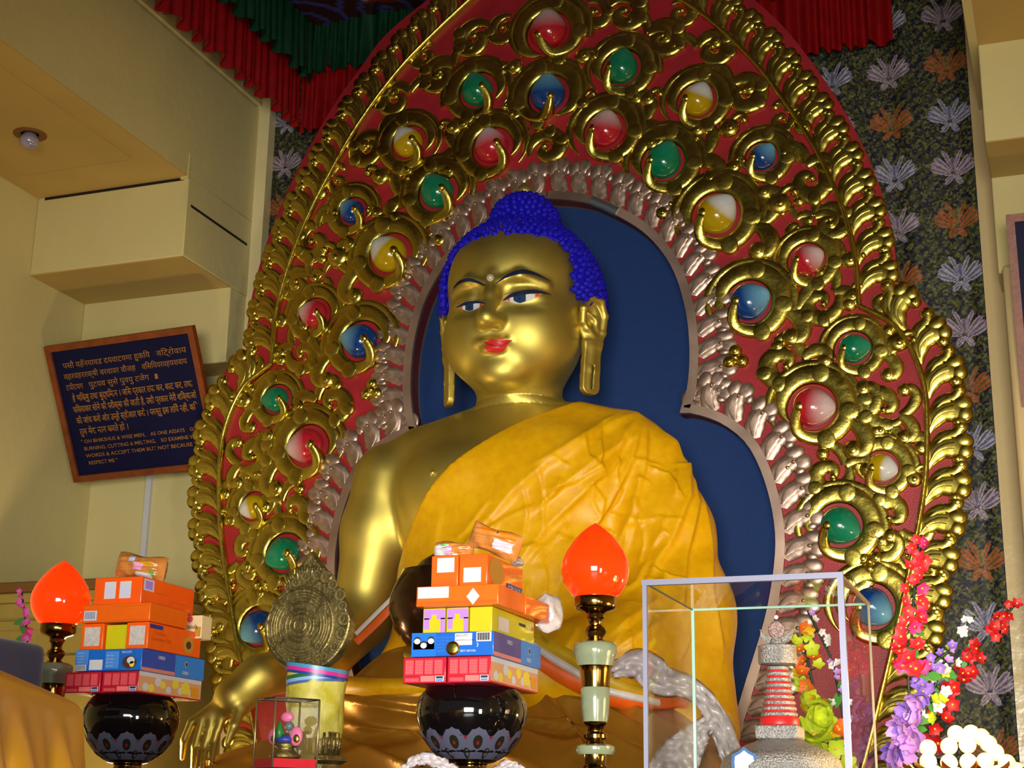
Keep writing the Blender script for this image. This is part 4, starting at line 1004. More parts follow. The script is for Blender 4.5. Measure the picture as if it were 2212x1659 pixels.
# ---- middle stack
YM = -2.96
def dep(px0, py0, px1, py1, Y): x = P(px0, py0, Y)[0]; return PX(px1, py1, x)[1]-Y
DM = .40
zr0 = P(965, 1475, YM)[2]; zr1 = P(965, 1418, YM)[2]; zb1 = P(965, 1366, YM)[2]; zy1 = P(965, 1311, YM)[2]; zo1 = P(985, 1266, YM)[2]; zt1 = P(990, 1197, YM)[2]
gm = 'cartons stacked on the middle black bowl'
c = Carton(869, 963, 1418, 1474, YM, DM, (176, 22, 44), 'red cracker carton, left one in the bottom row of the middle stack', None, gm, zr0, zr1-.001); red_front(c)
c = Carton(965, 1060, 1418, 1474, YM, DM, (176, 22, 44), 'red cracker carton with yellow cracker picture, bottom right of the middle stack', None, gm, zr0, zr1-.001); red_front(c); cracker_side(c)
c = Carton(888, 1067, 1366, 1417, YM-.01, DM, (20, 92, 188), 'blue sandwich biscuit carton in the second row of the middle stack', (66, 56, 140), gm, zr1, zb1-.001)
c.front(.0, .30, 0, 1, mat('print_blue', S(24, 104, 200), .35)); c.front(.02, .28, .30, .62, pw)
for u, v in ((.07, .68), (.15, .50), (.24, .68)): c.fdisc(u, v, .011, pk, off=.0016); c.fdisc(u, v-.04, .008, pw, off=.002, sx=1.2)
c.front(.53, .74, .44, .94, pw); c.ftext('BISCUITS', .545, .80, .009, pk); c.ftext('SANDWICH COOKIES', .545, .62, .006, pk); c.front(.79, .97, .58, .98, pw)
for k in range(14): c.front(.805+.0105*k, .808+.0105*k+(.004 if k % 3 else .007), .63, .94, pk, 'bar', .0014)
for j in range(5): c.ftext('wheat flour sugar cocoa salt', .31, .20+.14*j, .0055, pbl)
c.ftext('3', .79, .36, .016, pw); c.ftext('BEST BEFORE', .60, .16, .008, pw); blue_side(c, .56)
MB().lathe([(.0, -.006), (.019, -.006), (.0205, 0), (.019, .004), (.012, .006), (.001, .007)], 20).build('seal_tmp', m_gold)
sl = bpy.data.objects['seal_tmp']; sl.name = 'gold_seal'; sp_ = P(977, 1400, YM-.02); sl.location = (sp_[0], YM-.0165, sp_[2]); sl.rotation_euler = (math.pi/2, 0, 0); tag(sl, 'round gold seal stuck between the blue and red cartons of the middle stack', 'seal')
for k, (a, b) in enumerate(((912, 961.5), (962.5, 1011.5), (1012.5, 1063))):
    c = Carton(a, b, 1311, 1364, YM+.01, DM-.04, (188, 176, 22), ['yellow carton with lilac print, leftmost in the third row of the middle stack', 'yellow carton with lilac print, centre of the third row of the middle stack', 'plain olive yellow carton, right end of the third row of the middle stack'][k], None, gm, zb1, zy1-.001)
    if k < 2: c.front(.06, 1, .55, .95, ppur); c.front(.06, .30, .15, .60, ppur); c.front(.80, 1, .0, .60, ppur); c.front(.40, .62, .55, .74, mat('card_bcb016', S(188, 176, 22)), off=.0012)
    else: c.side(.14, .38, .15, .70, mat('print_pale', S(196, 186, 180), .4)); c.side(.62, .78, .62, .74, pk); c.side(.93, .98, .60, .75, pred)
c = Carton(898, 1077, 1266, 1310, YM-.02, .22, (232, 98, 12), 'flat orange carton with a white sticker in the fourth row of the middle stack', None, gm, zy1, zo1-.001)
c.front(.02, .40, .40, .96, pw); c.front(.02, .98, .08, .24, pdo)
cx, cz = P(1022, 1288, YM-.02)[0], P(1022, 1288, YM-.02)[2]
MB().add([(cx-.020, c.y0-.0012, cz), (cx, c.y0-.0012, cz-.024), (cx+.020, c.y0-.0012, cz), (cx, c.y0-.0012, cz+.024)], [(0, 1, 2, 3)]).build('diamond_sticker', pwl, c.o, False)
c2_ = Carton(902, 1079, 1266, 1310, YM+.205, .21, (232, 98, 12), 'flat orange carton tucked behind another in the fourth row of the middle stack', None, gm, zy1, zo1-.001, Yx=YM-.02)
c = Carton(930, 989.5, 1197, 1264, YM+.01, .30, (236, 92, 14), 'orange carton with a high white sticker, top left of the middle stack', None, gm, zo1, zt1)
c.front(.22, .86, .46, .92, pw); c.front(.30, .75, .50, .60, pwl, off=.0012); c.front(.10, .86, .06, .20, pdo)
c = Carton(990.5, 1053, 1197, 1264, YM+.01, .30, (236, 92, 14), 'orange digestive carton with a lower white sticker, top right of the middle stack', None, gm, zo1, zt1)
c.front(.16, .78, .12, .58, pw); c.front(.26, .66, .42, .52, pwl, off=.0012); c.front(.12, .88, .86, .96, pdo)
c.sdisc(.24, .55, .040, pbr, sx=1.5); c.side(.52, .98, .10, .34, pnv, off=.001); c.stext("McVITIE'S", .965, .28, .024, pw, width=.118, bold=.01, flip=True); c.stext('Digestive', .96, .72, .030, pbr, width=.12, flip=True)
zm_top = zt1
# ---- left stack
YL = -2.50
zr0 = P(215, 1496, YL)[2]; zr1 = P(215, 1450, YL)[2]; zb1 = P(215, 1403, YL)[2]; zm1 = P(240, 1345, YL)[2]; zf1 = P(250, 1305, YL)[2]; zt1 = P(250, 1246, YL)[2]
gl_ = 'cartons stacked on the left black bowl'
c = Carton(137, 215, 1450, 1495, YL, DM, (176, 22, 44), 'red cracker carton, left one in the bottom row of the left stack', None, gl_, zr0, zr1-.001); red_front(c)
c = Carton(218, 298, 1450, 1495, YL, DM, (176, 22, 44), 'red cracker carton with yellow cracker picture, bottom right of the left stack', None, gl_, zr0, zr1-.001); red_front(c); cracker_side(c)
c = Carton(160, 305, 1403, 1449, YL-.01, DM, (22, 96, 190), 'blue sandwich biscuit carton in the second row of the left stack', (28, 70, 170), gl_, zr1, zb1-.001)
c.front(.0, .20, .30, .98, pbl); c.front(.0, .18, .02, .30, pw); c.front(.22, .42, .05, .52, pw); c.front(.46, .66, .10, .90, pbl)
for k in range(8): c.front(.015+.02*k, .022+.02*k, .04, .28, pk, 'bar', .0014)
for j in range(4): c.ftext('ingredients', .03, .40+.14*j, .006, pw); c.ftext('sugar wheat', .47, .20+.16*j, .006, pw)
c.ftext('BISCUITS', .70, .80, .010, pw); c.fdisc(.82, .38, .022, pdk, sx=1.3); c.fdisc(.84, .46, .012, pw, off=.0014, sx=1.3); c.fdisc(.86, .28, .010, pyl, off=.0014); blue_side(c, .52)
for k, (a, b, cl, lb) in enumerate(((172, 220.5, (232, 90, 14), 'orange carton with torn white patch, left of the yellow one in the left stack'), (221.5, 268.5, (196, 186, 18), 'yellow carton between two orange ones in the left stack'), (269.5, 318, (232, 90, 14), 'orange cookie carton with printed side, right of the yellow one in the left stack'))):
    c = Carton(a, b, 1345, 1402, YL+(.012 if k == 1 else .0), DM-.06, cl, lb, None, gl_, zb1, zm1-(.006 if k == 1 else .001), Yx=YL)
    if k != 1: c.front(.16, .86, .14, .86, mat('torn_white', S(196, 186, 182), .6, noise=.2, nscale=60, bump=.4, bscale=80))
    if k == 2: c.side(.02, .26, .78, .94, pnv); c.stext('Cookies', .10, .56, .022, pdo, bold=.01); c.stext('Chocolate Chip', .06, .34, .020, pdo, bold=.01); c.sdisc(.76, .42, .030, pbr, sx=1.2); c.sdisc(.76, .42, .014, pdk, sx=1.2, off=.0014)
c = Carton(176, 323, 1305, 1343, YL-.012, .24, (226, 94, 10), 'flat orange carton with a small grey barcode in the left stack', None, gl_, zm1, zf1-.001)
c.front(.03, .22, .12, .66, pwl); c.front(.45, .98, .06, .10, pdo); c.front(.45, .98, .84, .88, pdo)
for k in range(7): c.front(.05+.022*k, .058+.022*k, .2, .60, pk, 'bar', .0014)
c = Carton(201, 304, 1246, 1303, YL+.01, .34, (236, 84, 14), 'orange carton with two white labels, top of the left stack', None, gl_, zf1, zt1)
c.front(.22, .46, .22, .84, pw); c.front(.54, .78, .22, .84, pw); c.front(.26, .42, .30, .66, pwl, off=.0012); c.front(.58, .74, .30, .66, pwl, off=.0012); c.side(.03, .22, .52, .94, pwl); c.side(.06, .19, .58, .88, ppur, off=.0012)
c.side(.26, .5, .1, .14, pdo); c.side(.26, .5, .5, .54, pdo); c.side(.55, .95, .3, .34, pdo)
q_ = P(378, 1383, -2.30)
c = Carton(386, 434, 1322, 1382, -2.20, .07, (222, 196, 150), 'small cream biscuit pack sticking out of the left stack', None, None, P(400, 1380, -2.20)[2], P(400, 1330, -2.20)[2], 'biscuit_pack')
c.front(0, .14, 0, 1, mat('card_ec5410', S(236, 84, 14)), off=.0006); c.fdisc(.45, .84, .012, pred); c.ftext('Granola', .16, .42, .024, pdk, width=.06, bold=.01); c.front(.70, .98, .08, .5, pbr)

zl_top = zt1
# ---- bags of bread / wafers on the stacks, crumpled film
m_film = mat('clear_film', S(220, 215, 220), .12, trans=.85, ior=1.2, spec=.8, bump=.6, bscale=30)
m_bun = mat('bun_brown', S(205, 130, 52), .5, noise=.25, nscale=40)
def pillow(name, c, ex, ez, en, W, H_, D_, m, label, cat, patches=(), seed=1, nu=26, nv=18, bulge=1.0, wr_=.0022):
    r = np.random.RandomState(seed); c = np.array(c); ph = r.rand(6)*6.28
    t = empty(name, c-ez*H_*.5, label, cat)
    def surf(u, v, sgn):
        e = max(0, (1-abs(u)**3.2))*max(0, (1-abs(v)**3.0)); d = D_*.5*(e**.6)*bulge+wr_*(math.sin(9*u+ph[0]+3*v)+math.sin(13*v+ph[1]-4*u)+.6*math.sin(21*u*v+ph[2]))*(.3+e)
        z_ = v*(1+.10*math.sin(4*u+ph[3])*(1-e)); return c+ex*u*W*.5+ez*z_*H_*.5+en*sgn*max(d, .0008)
    mb = MB()
    for sgn in (1, -1):
        g = [[tuple(surf(-1+2*i/nu, -1+2*j/nv, sgn)) for j in range(nv+1)] for i in range(nu+1)]
        if sgn < 0: g = g[::-1]
        mb.grid(g)
    mb.build('wrapper', m, t)
    for (u0, u1, v0, v1, pm) in patches:
        MB().grid([[tuple(surf(u0+(u1-u0)*i/8, v0+(v1-v0)*j/8, 1)+en*.0015) for j in range(9)] for i in range(9)]).build('printed_panel', pm, t)
    return t
ex0, ez0, en0 = np.array([1., 0, 0]), np.array([0, 0, 1.]), np.array([0, -1., 0])
def rot2(a): ca, sa = math.cos(a), math.sin(a); return ex0*ca+ez0*sa, -ex0*sa+ez0*ca
m_wrap = mat('bun_wrapper', S(206, 130, 62), .22, noise=.3, nscale=26, coat=.6, bump=.3, bscale=50)
pgrn = mat('print_green', S(90, 160, 60), .35); ppkl = mat('print_rose', S(220, 150, 190), .35)
e1, e2 = rot2(-.06); pillow('bun_packet', (P(976, 1170, -2.86)[0], -2.84, zm_top+.030), e1, e2, en0, .125, .058, .05, m_wrap, 'twisted bun packet with green and pink print on the middle stack', 'packet', [(-.95, -.15, -.5, .6, pw), (-.55, -.2, .2, .7, pgrn), (-.3, .02, -.55, .5, ppkl), (.1, .32, -.8, -.3, pw)], 3)
e1, e2 = rot2(-.36); pillow('bun_packet', (P(1068, 1170, -2.86)[0], -2.85, zm_top+.052), e1, e2, en0, .165, .075, .06, m_wrap, 'orange bun packet with a pale label slumped on the middle stack', 'packet', [(-.6, .8, .45, .9, mat('card_e0720c', S(224, 120, 20))), (.1, .8, -.55, .2, mat('print_pale_pink', S(220, 180, 190))), (.06, .14, .6, .8, pk)], 5)
e1, e2 = rot2(-.16); pillow('bun_packet', (P(296, 1222, -2.36)[0], -2.33, zl_top+.060), e1, e2, en0, .205, .088, .10, m_wrap, 'clear bun packet with lilac print lying on top of the left stack', 'packet', [(-.3, -.02, .3, .8, pwl), (.0, .35, -.3, .3, ppkl), (.2, .7, .1, .5, mat('card_cc9010', S(204, 144, 30))), (.1, .7, -.8, -.45, pw), (.6, .75, -.6, -.2, pgrn)], 7)
m_crump = mat('crumpled_white_film', S(226, 214, 214), .18, trans=.35, coat=.5, bump=.9, bscale=26, noise=.1, nscale=20)
def crumple(name, c, r3, label, cat, m, seed=1):
    rs_ = np.random.RandomState(seed); dirs = rs_.randn(34, 3); dirs /= np.linalg.norm(dirs, axis=1, keepdims=True); am = .25+.25*rs_.rand(34); nu, nv = 44, 28; rows = []
    for i in range(nu+1):
        r = []
        for j in range(nv+1):
            a = 2*math.pi*(i % nu)/nu; b = math.pi*j/nv; d = np.array([math.sin(b)*math.cos(a), math.sin(b)*math.sin(a), math.cos(b)])
            f = 1-.42*np.max(np.clip(dirs@d-.80, 0, 1)*am*8); r.append(tuple(np.array(c)+d*f*np.array(r3)))
        rows.append(r)
    o = MB().grid(rows).build(name, m); return tag(o, label, cat)
crumple('crumpled_film', P(1182, 1326, -2.50), (.05, .05, .078), 'crumpled clear film bulging out behind the middle stack', 'wrapper', m_crump, 2)
crumple('crumpled_film', P(1118, 1214, -2.66), (.022, .03, .018), 'small silvery film knot beside the top orange carton', 'wrapper', m_crump, 4)

# ---- black lacquer bowls
m_lac = mat('black_lacquer', S(9, 7, 9), .07, coat=.8, spec=.6); m_grey = mat('grey_cloud_paint', S(70, 70, 88), .35); m_brass = mat('polished_brass', S(150, 116, 58), .14, 1.0, noise=.1, nscale=30); m_dot = mat('dark_red_paint', S(110, 18, 24), .4); m_eye = mat('dark_green_paint', S(26, 26, 16), .3)
def lacquer_bowl(c, R, ztop, zbot, label):
    Hh_ = ztop-zbot; t = empty('lacquer_bowl', (c[0], c[1], ZA), label, 'bowl', 'black lacquer offering bowls')
    prof = [(.30, 0), (.42, .02), (.66, .14), (.86, .34), (.975, .56), (1.0, .68), (.985, .80), (.93, .90), (.84, .975), (.82, 1.0), (.79, .99), (.78, .93), (.6, .8), (.02, .75)]
    MB().lathe([(r*R, zbot+z*Hh_) for r, z in prof], 40, (c[0], c[1], 0), cap=False).build('bowl_body', m_lac, t)
    MB().lathe([(.30*R, zbot+.004), (.28*R, zbot-.01), (.36*R, zbot-.03), (.38*R, ZA+.01), (.42*R, ZA)], 28, (c[0], c[1], 0)).build('foot', m_brass, t)
    zz = [z for r, z in prof[:8]]; rr = [r for r, z in prof[:8]]
    def on(a, v, off): r = np.interp(v, zz, rr)*R+off; return (c[0]+r*math.cos(a), c[1]+r*math.sin(a), zbot+v*Hh_)
    n = 12
    for k in range(n):
        a0 = 2*math.pi*k/n; rows = []
        for i in range(13):
            s = -1+2*i/12; top = .44-.13*s*s+.012*math.cos(i*2.1); a = a0+s*math.pi/n*1.0; rows.append([on(a, .05+(top-.05)*j/5, .0012) for j in range(6)])
        MB().grid(rows[::-1]).build('cloud_panel', m_grey, t)
        for (aa, v, rd, m_) in ((a0, .26, .115, m_eye), (a0+math.pi/n, .12, .09, m_eye), (a0+math.pi/n, .32, .03, m_dot), (a0, .25, .035, m_dot)):
            w_ = [on(aa+rd*math.cos(q)*.9, v+rd*.62*math.sin(q)*R/Hh_*1.6, .0025 if m_ is m_eye else .0038) for q in np.linspace(0, 2*math.pi, 14, endpoint=False)]
            MB().add(w_, [tuple(range(14))]).build('painted_dot' if m_ is m_dot else 'painted_medallion', m_, t, False)
    return t
bc = P(1019, 1540, -2.76); zt_ = P(1019, 1478, -2.76)[2]; lacquer_bowl((bc[0], -2.76), 121*(((bc-CAM)@FW)/F), P(965, 1475, YM)[2]-.001, P(1019, 1650, -2.76)[2], 'round black lacquer bowl with grey cloud pattern under the middle stack')
bc = P(283, 1560, -2.30); lacquer_bowl((bc[0], -2.30), 104*(((bc-CAM)@FW)/F), P(215, 1496, YL)[2]-.001, P(283, 1650, -2.30)[2], 'round black lacquer bowl with grey cloud pattern under the left stack')

# ---- altar lamps: orange flame-shaped globe, brass and onyx stem
m_globe = mat('orange_glass_globe', S(236, 40, 4), .08, coat=.6, emit=S(255, 62, 6), estr=.55); m_onyx = mat('green_onyx', S(126, 134, 108), .18, noise=.14, nscale=14, coat=.5, sss=.1)
def altar_lamp(c, k, ytip, label):
    """c = stem axis (x, y); k = metres per photo pixel there; z taken from the tip downwards"""
    t = empty('altar_lamp', (c[0], c[1], ZA), label, 'lamp', 'altar lamps with orange globes')
    Z = lambda y: ytip-(y-1130)*k
    egg = [(1293, 42), (1286, 52), (1272, 62), (1255, 70), (1235, 73.8), (1215, 72), (1195, 64), (1175, 51), (1158, 37), (1145, 23), (1136, 11), (1130, 1)]
    MB().lathe([(r*k, Z(y)) for y, r in egg], 40, (c[0], c[1], 0)).build('globe', m_globe, t)
    br_ = lambda nm, pr, m: MB().lathe([(r*k, Z(y)) for y, r in pr[::-1]], 28, (c[0], c[1], 0)).build(nm, m, t, True, 50)
    br_('globe_holder', [(1290, 43), (1293, 45), (1312, 45), (1318, 40), (1323, 24), (1330, 17)], m_brass)
    br_('brass_stem', [(1328, 19), (1336, 20), (1340, 15), (1352, 14), (1358, 21), (1366, 24), (1374, 19), (1380, 15), (1386, 24), (1390, 24)], m_brass)
    br_('onyx_cup', [(1388, 38), (1394, 45), (1408, 46), (1420, 42), (1438, 38)], m_onyx)
    br_('brass_collar', [(1437, 36), (1441, 34), (1452, 33), (1470, 31), (1483, 31)], m_brass)
    br_('onyx_drum', [(1482, 29), (1487, 31), (1510, 30.5), (1540, 28), (1554, 26)], m_onyx)
    br_('brass_stem', [(1553, 24), (1557, 25), (1564, 18), (1574, 17), (1580, 25), (1587, 25), (1592, 18), (1600, 22)], m_brass)
    br_('onyx_disc', [(1600, 30), (1604, 40), (1614, 41), (1621, 37)], m_onyx)
    yb = 1130+(ytip-ZA)/k
    br_('brass_foot', [(1620, 24), (1640, 22), (1652, 30), (1664, 44), (yb-8, 52), (yb, 55)], m_brass)
    return t
lc = P(1286, 1235, -2.86); kk = ((lc-CAM)@FW)/F; altar_lamp((lc[0], -2.86), kk, P(1288, 1130, -2.86)[2], 'brass and green onyx lamp with orange globe right of the middle stack')
lc = P(131, 1300, -2.34); kk = ((lc-CAM)@FW)/F*.86; altar_lamp((lc[0], -2.34), kk, P(133, 1211, -2.34)[2], 'brass and green onyx lamp with orange globe beside the left stack')
# ------------------------------------------------------------------ bronze ritual mirror on a wrapped stand
m_brz = mat('old_bronze', S(150, 134, 86), .36, .9, noise=.35, nscale=22, bump=.5, bscale=60, rnoise=.15)
YMi = -2.62; mc = P(668, 1335, YMi); km = ((mc-CAM)@FW)/F
mirror_ = empty('ritual_mirror', (mc[0], YMi+.05, ZA), 'drop-shaped embossed bronze ritual mirror on a stand wrapped in yellow cloth', 'mirror')
yw = math.radians(24)      # disc turned a little towards the left of the hall
def mp(u, v, d):           # u right, v up in photo pixels about the disc centre; d forward
    x, y = u*km*math.cos(yw)/math.cos(.30)-d*math.sin(yw)*-1, 0
    return (mc[0]+u*km*1.02+d*-.10, YMi-d-.10*u*km, mc[2]+v*km)
def drop(s, n=72):
    out = []
    for i in range(n):
        a = 2*math.pi*i/n; x, z = 108*math.sin(a), 108*math.cos(a)
        if z > 0: z = 152*(1-abs(math.sin(a)))**.85
        out.append((x*s, (z+0)*s))
    return out
mb = MB(); rings_ = [(1.0, -.02), (1.0, .006), (.985, .014), (.955, .016), (.94, .008)]
vs = []; N_ = 72
for s, d in rings_: vs += [mp(x, z-8, d) for x, z in drop(s)]
fs = []
for i in range(len(rings_)-1):
    for k in range(N_): fs.append((i*N_+k, (i+1)*N_+k, (i+1)*N_+(k+1) % N_, i*N_+(k+1) % N_))
fs.append(tuple(range((len(rings_)-1)*N_, len(rings_)*N_))[::-1]); fs.append(tuple(range(N_)))
mb.add(vs, fs).build('mirror_plate', m_brz, mirror_, True, 40)
def ringm(name, r, w, h, cu=-18, cv=-16, n=56, base=.008):
    v = []; f = []
    for q, d in ((r-w, 0), (r-w*.5, h*.8), (r, h), (r+w*.5, h*.8), (r+w, 0)):
        v += [mp(cu+q*math.cos(2*math.pi*k/n), cv+q*math.sin(2*math.pi*k/n), base+d) for k in range(n)]
    for i in range(4):
        for k in range(n): f.append((i*n+k, i*n+(k+1) % n, (i+1)*n+(k+1) % n, (i+1)*n+k))
    MB().add(v, f).build(name, m_brz, mirror_)
for r, w_, h_ in ((82, 4, .008), (72, 1.5, .003), (66, 1.5, .003), (60, 2, .004), (52, 1.5, .003), (35, 2.5, .006), (26, 2, .004), (14, 3, .006)): ringm('embossed_ring', r, w_, h_)
bdm = MB().ball((0, 0, 0), 1.0, 8, 5).mesh('bead', m_brz)
def bead(u, v, r, sq=.6, name='bead', d=.010):
    o = obj(name, bdm, mirror_); o.matrix_basis = Matrix.Translation(mp(u, v, d)) @ Matrix.Diagonal((r*km, r*km*sq, r*km, 1))
for rr, nb, sz in ((43, 40, 2.2), (20, 18, 2.0)):
    for k in range(nb): a = 2*math.pi*k/nb; bead(-18+rr*math.cos(a), -16+rr*math.sin(a), sz)
r_ = random.Random(8)
for a, rad, sz in [(-60, 92, 10), (-40, 94, 12), (-20, 92, 15), (0, 92, 16), (18, 92, 12), (34, 96, 15), (52, 98, 13), (66, 104, 15), (80, 102, 12), (96, 100, 13), (112, 94, 12), (126, 92, 9), (88, 126, 8), (90, 104, 8), (-75, 92, 8), (-120, 96, 7), (-150, 98, 6), (180, 99, 6), (155, 97, 7)]:
    q = math.radians(a); bead(rad*.97*math.cos(q), rad*.97*math.sin(q)-6, sz, .55, 'embossed_boss', .012); bead(rad*.97*math.cos(q), rad*.97*math.sin(q)-6, sz*.5, .6, 'embossed_boss', .022)
for k in range(11): a = math.radians(50+8*k); MB().tube([mp(-5+76*math.cos(a), 6+76*math.sin(a), .012), mp(-5+100*math.cos(a), 10+104*math.sin(a), .013)], [.004, .007], 6).build('embossed_ray', m_brz, mirror_)
m_ycl = mat('lime_yellow_cloth', S(172, 158, 34), .5, noise=.3, nscale=16, color2=S(196, 186, 100), bump=.6, bscale=24)
def zpx(y): return P(668, y, YMi)[2]
sx_ = P(664, 1500, YMi)[0]; rr_ = 62*km
rows = []
for i in range(15):
    t = i/14; row = []
    for k in range(33):
        a = 2*math.pi*k/32; r = rr_*(1.04-.10*t)*(1+.035*math.sin(5*a+7*t)+.02*math.sin(13*a-3*t)); row.append((sx_+r*math.cos(a), YMi+.06+r*math.sin(a), zpx(1452)+(zpx(1592)-zpx(1452))*t))
    rows.append(row)
MB().grid(rows).build('yellow_wrap', m_ycl, mirror_)
for j, (cl, z0) in enumerate(((S(60, 130, 170), 1436), (S(190, 40, 130), 1444), (S(30, 60, 130), 1450), (S(40, 90, 50), 1456), (S(120, 160, 200), 1463), (S(70, 90, 140), 1469))):
    m_ = mat('ribbon_%d' % j, cl, .35); row0 = []; row1 = []
    for k in range(33):
        a = 2*math.pi*k/32; tl = 10*math.cos(a)*(1 if j < 3 else -.6); r = rr_*(1.12-.012*j); row0.append((sx_+r*math.cos(a), YMi+.06+r*math.sin(a), zpx(z0+tl))); row1.append((sx_+r*math.cos(a)*.99, YMi+.06+r*math.sin(a)*.99, zpx(z0+tl+8)))
    MB().grid([row0, row1]).build('rainbow_ribbon', m_, mirror_)
MB().lathe([(rr_*r, z) for r, z in ((.95, zpx(1580)), (.9, zpx(1600)), (.84, zpx(1625)), (.86, zpx(1628)), (1.15, zpx(1632)), (1.18, zpx(1642)), (.95, zpx(1650)), (.9, zpx(1675)), (1.25, ZA+.01), (1.3, ZA))][::-1], 32, (sx_, YMi+.06, 0)).build('stand_foot', m_brz, mirror_, True, 40)
for k in range(26): a = 2*math.pi*k/26; MB().tube([(sx_+rr_*.93*math.cos(a), YMi+.06+rr_*.93*math.sin(a), zpx(1582)), (sx_+rr_*.87*math.cos(a), YMi+.06+rr_*.87*math.sin(a), zpx(1627))], .006, 5).build('flute', m_brz, mirror_)
MB().tube([mp(0, -90, -.01), (sx_, YMi+.06, zpx(1500))], .02, 10).build('neck', m_brz, mirror_)

# ------------------------------------------------------------------ glass helpers
def glass_mat(name, tint, refl):
    m = bpy.data.materials.new(name); m.use_nodes = True; nt = m.node_tree; nt.nodes.clear()
    out = nt.nodes.new('ShaderNodeOutputMaterial'); mx = nt.nodes.new('ShaderNodeMixShader'); tr = nt.nodes.new('ShaderNodeBsdfTransparent'); gl = nt.nodes.new('ShaderNodeBsdfGlossy'); fr_ = nt.nodes.new('ShaderNodeFresnel'); mt = nt.nodes.new('ShaderNodeMath')
    tr.inputs[0].default_value = (*tint, 1); gl.inputs['Roughness'].default_value = .02; gl.inputs['Color'].default_value = (.95, .97, .95, 1); fr_.inputs[0].default_value = 1.5; mt.operation = 'MULTIPLY'; mt.inputs[1].default_value = refl
    nt.links.new(fr_.outputs[0], mt.inputs[0]); nt.links.new(mt.outputs[0], mx.inputs[0]); nt.links.new(tr.outputs[0], mx.inputs[1]); nt.links.new(gl.outputs[0], mx.inputs[2]); nt.links.new(mx.outputs[0], out.inputs[0]); return m
g_case = glass_mat('case_glass', (.96, .97, .95), .22); m_gedge = mat('glass_edge', S(150, 190, 180), .15, emit=None, coat=.5); m_alu = mat('grey_trim', S(120, 120, 142), .4, .3)
# ------------------------------------------------------------------ large glass case
Yc0 = -3.22; A0 = P(1393, 1262, Yc0); A1 = P(1815, 1240, Yc0); x0, x1 = A0[0], A1[0]; zt = (A0[2]+A1[2])/2; Yc1 = PX(1940, 1305, x1)[1]; Yc1 = min(Yc1, -2.70)
case = empty('glass_case', ((x0+x1)/2, (Yc0+Yc1)/2, ZA), 'large glass case with grey front edges over the silver stupa', 'display case')
def pane(nm, vs, m=g_case): MB().add(vs, [(0, 1, 2, 3)]).build(nm, m, case, False)
zb_ = ZA+.02
pane('front_pane', [(x0, Yc0, zb_), (x1, Yc0, zb_), (x1, Yc0, zt), (x0, Yc0, zt)]); pane('back_pane', [(x1, Yc1, zb_), (x0, Yc1, zb_), (x0, Yc1, zt), (x1, Yc1, zt)])
pane('side_pane', [(x0, Yc1, zb_), (x0, Yc0, zb_), (x0, Yc0, zt), (x0, Yc1, zt)]); pane('side_pane', [(x1, Yc0, zb_), (x1, Yc1, zb_), (x1, Yc1, zt), (x1, Yc0, zt)])
pane('top_pane', [(x0, Yc0, zt), (x1, Yc0, zt), (x1, Yc1, zt), (x0, Yc1, zt)])
e = .0055
def rod(nm, a, b, m, w=e): lo = np.minimum(a, b)-w; hi = np.maximum(a, b)+w; box_obj(nm, lo, hi, m, case)
rod('edge_trim', (x0, Yc0, zb_), (x0, Yc0, zt), m_alu); rod('edge_trim', (x1, Yc0, zb_), (x1, Yc0, zt), m_alu, .0075); rod('edge_trim', (x0, Yc0, zt), (x1, Yc0, zt), m_alu, .0072)
rod('glass_edge', (x1, Yc0, zt), (x1, Yc1, zt), mat('dull_edge', S(120, 110, 80), .3), .004); rod('glass_edge', (x1, Yc1, zb_), (x1, Yc1, zt), mat('dull_edge', S(120, 110, 80), .3), .003)
rod('glass_edge', (x0, Yc0, zt), (x0, Yc1, zt), mat('dark_edge', S(70, 80, 60), .3), .002); rod('glass_edge', (x0, Yc1, zb_), (x0, Yc1, zt), m_gedge, .004); rod('glass_edge', (x0, Yc1, zt), (x1, Yc1, zt), m_gedge, .003)
box_obj('base_board', (x0-.02, Yc0-.02, ZA), (x1+.02, Yc1+.02, zb_), m_tab, case, .003)
# ------------------------------------------------------------------ silver stupa
m_sil = mat('glitter_silver', S(188, 182, 182), .3, .8, noise=.45, nscale=200, bump=.7, bscale=220, rnoise=.2); m_redb = mat('red_enamel_band', S(190, 30, 34), .35)
ys = (Yc0+Yc1)/2; sc_ = P(1682, 1500, ys); ks = ((sc_-CAM)@FW)/F; xs = sc_[0]
def zs(y): return P(1682, y, ys)[2]
stupa = empty('silver_stupa', (xs, ys, ZA), 'glittering silver stupa with red ringed spire inside the glass case', 'stupa')
lt_ = lambda nm, pr, m, n=36: MB().lathe([(r*ks, zs(y)) for y, r in pr[::-1]], n, (xs, ys, 0)).build(nm, m, stupa, True, 40)
lt_('dome', [(1598, 46), (1604, 56), (1612, 78), (1625, 104), (1640, 122), (1660, 130), (1682, 126)], m_sil, 48)
zbase = zs(1682)
for k, (r, h0) in enumerate(((120, .0), (132, .03), (145, .06))):
    zz0 = ZA+.02+(2-k)*(zbase-ZA-.02)/3; box_obj('plinth_step', (xs-r*ks, ys-r*ks*.9, zz0), (xs+r*ks, ys+r*ks*.9, zz0+(zbase-ZA-.02)/3), m_sil, stupa, .004)
box_obj('harmika', (xs-46*ks, ys-46*ks, zs(1598)), (xs+46*ks, ys+46*ks, zs(1568)), m_sil, stupa, .006)
lt_('red_band', [(1551, 40.5), (1553, 42), (1566, 42), (1568, 40)], m_redb)
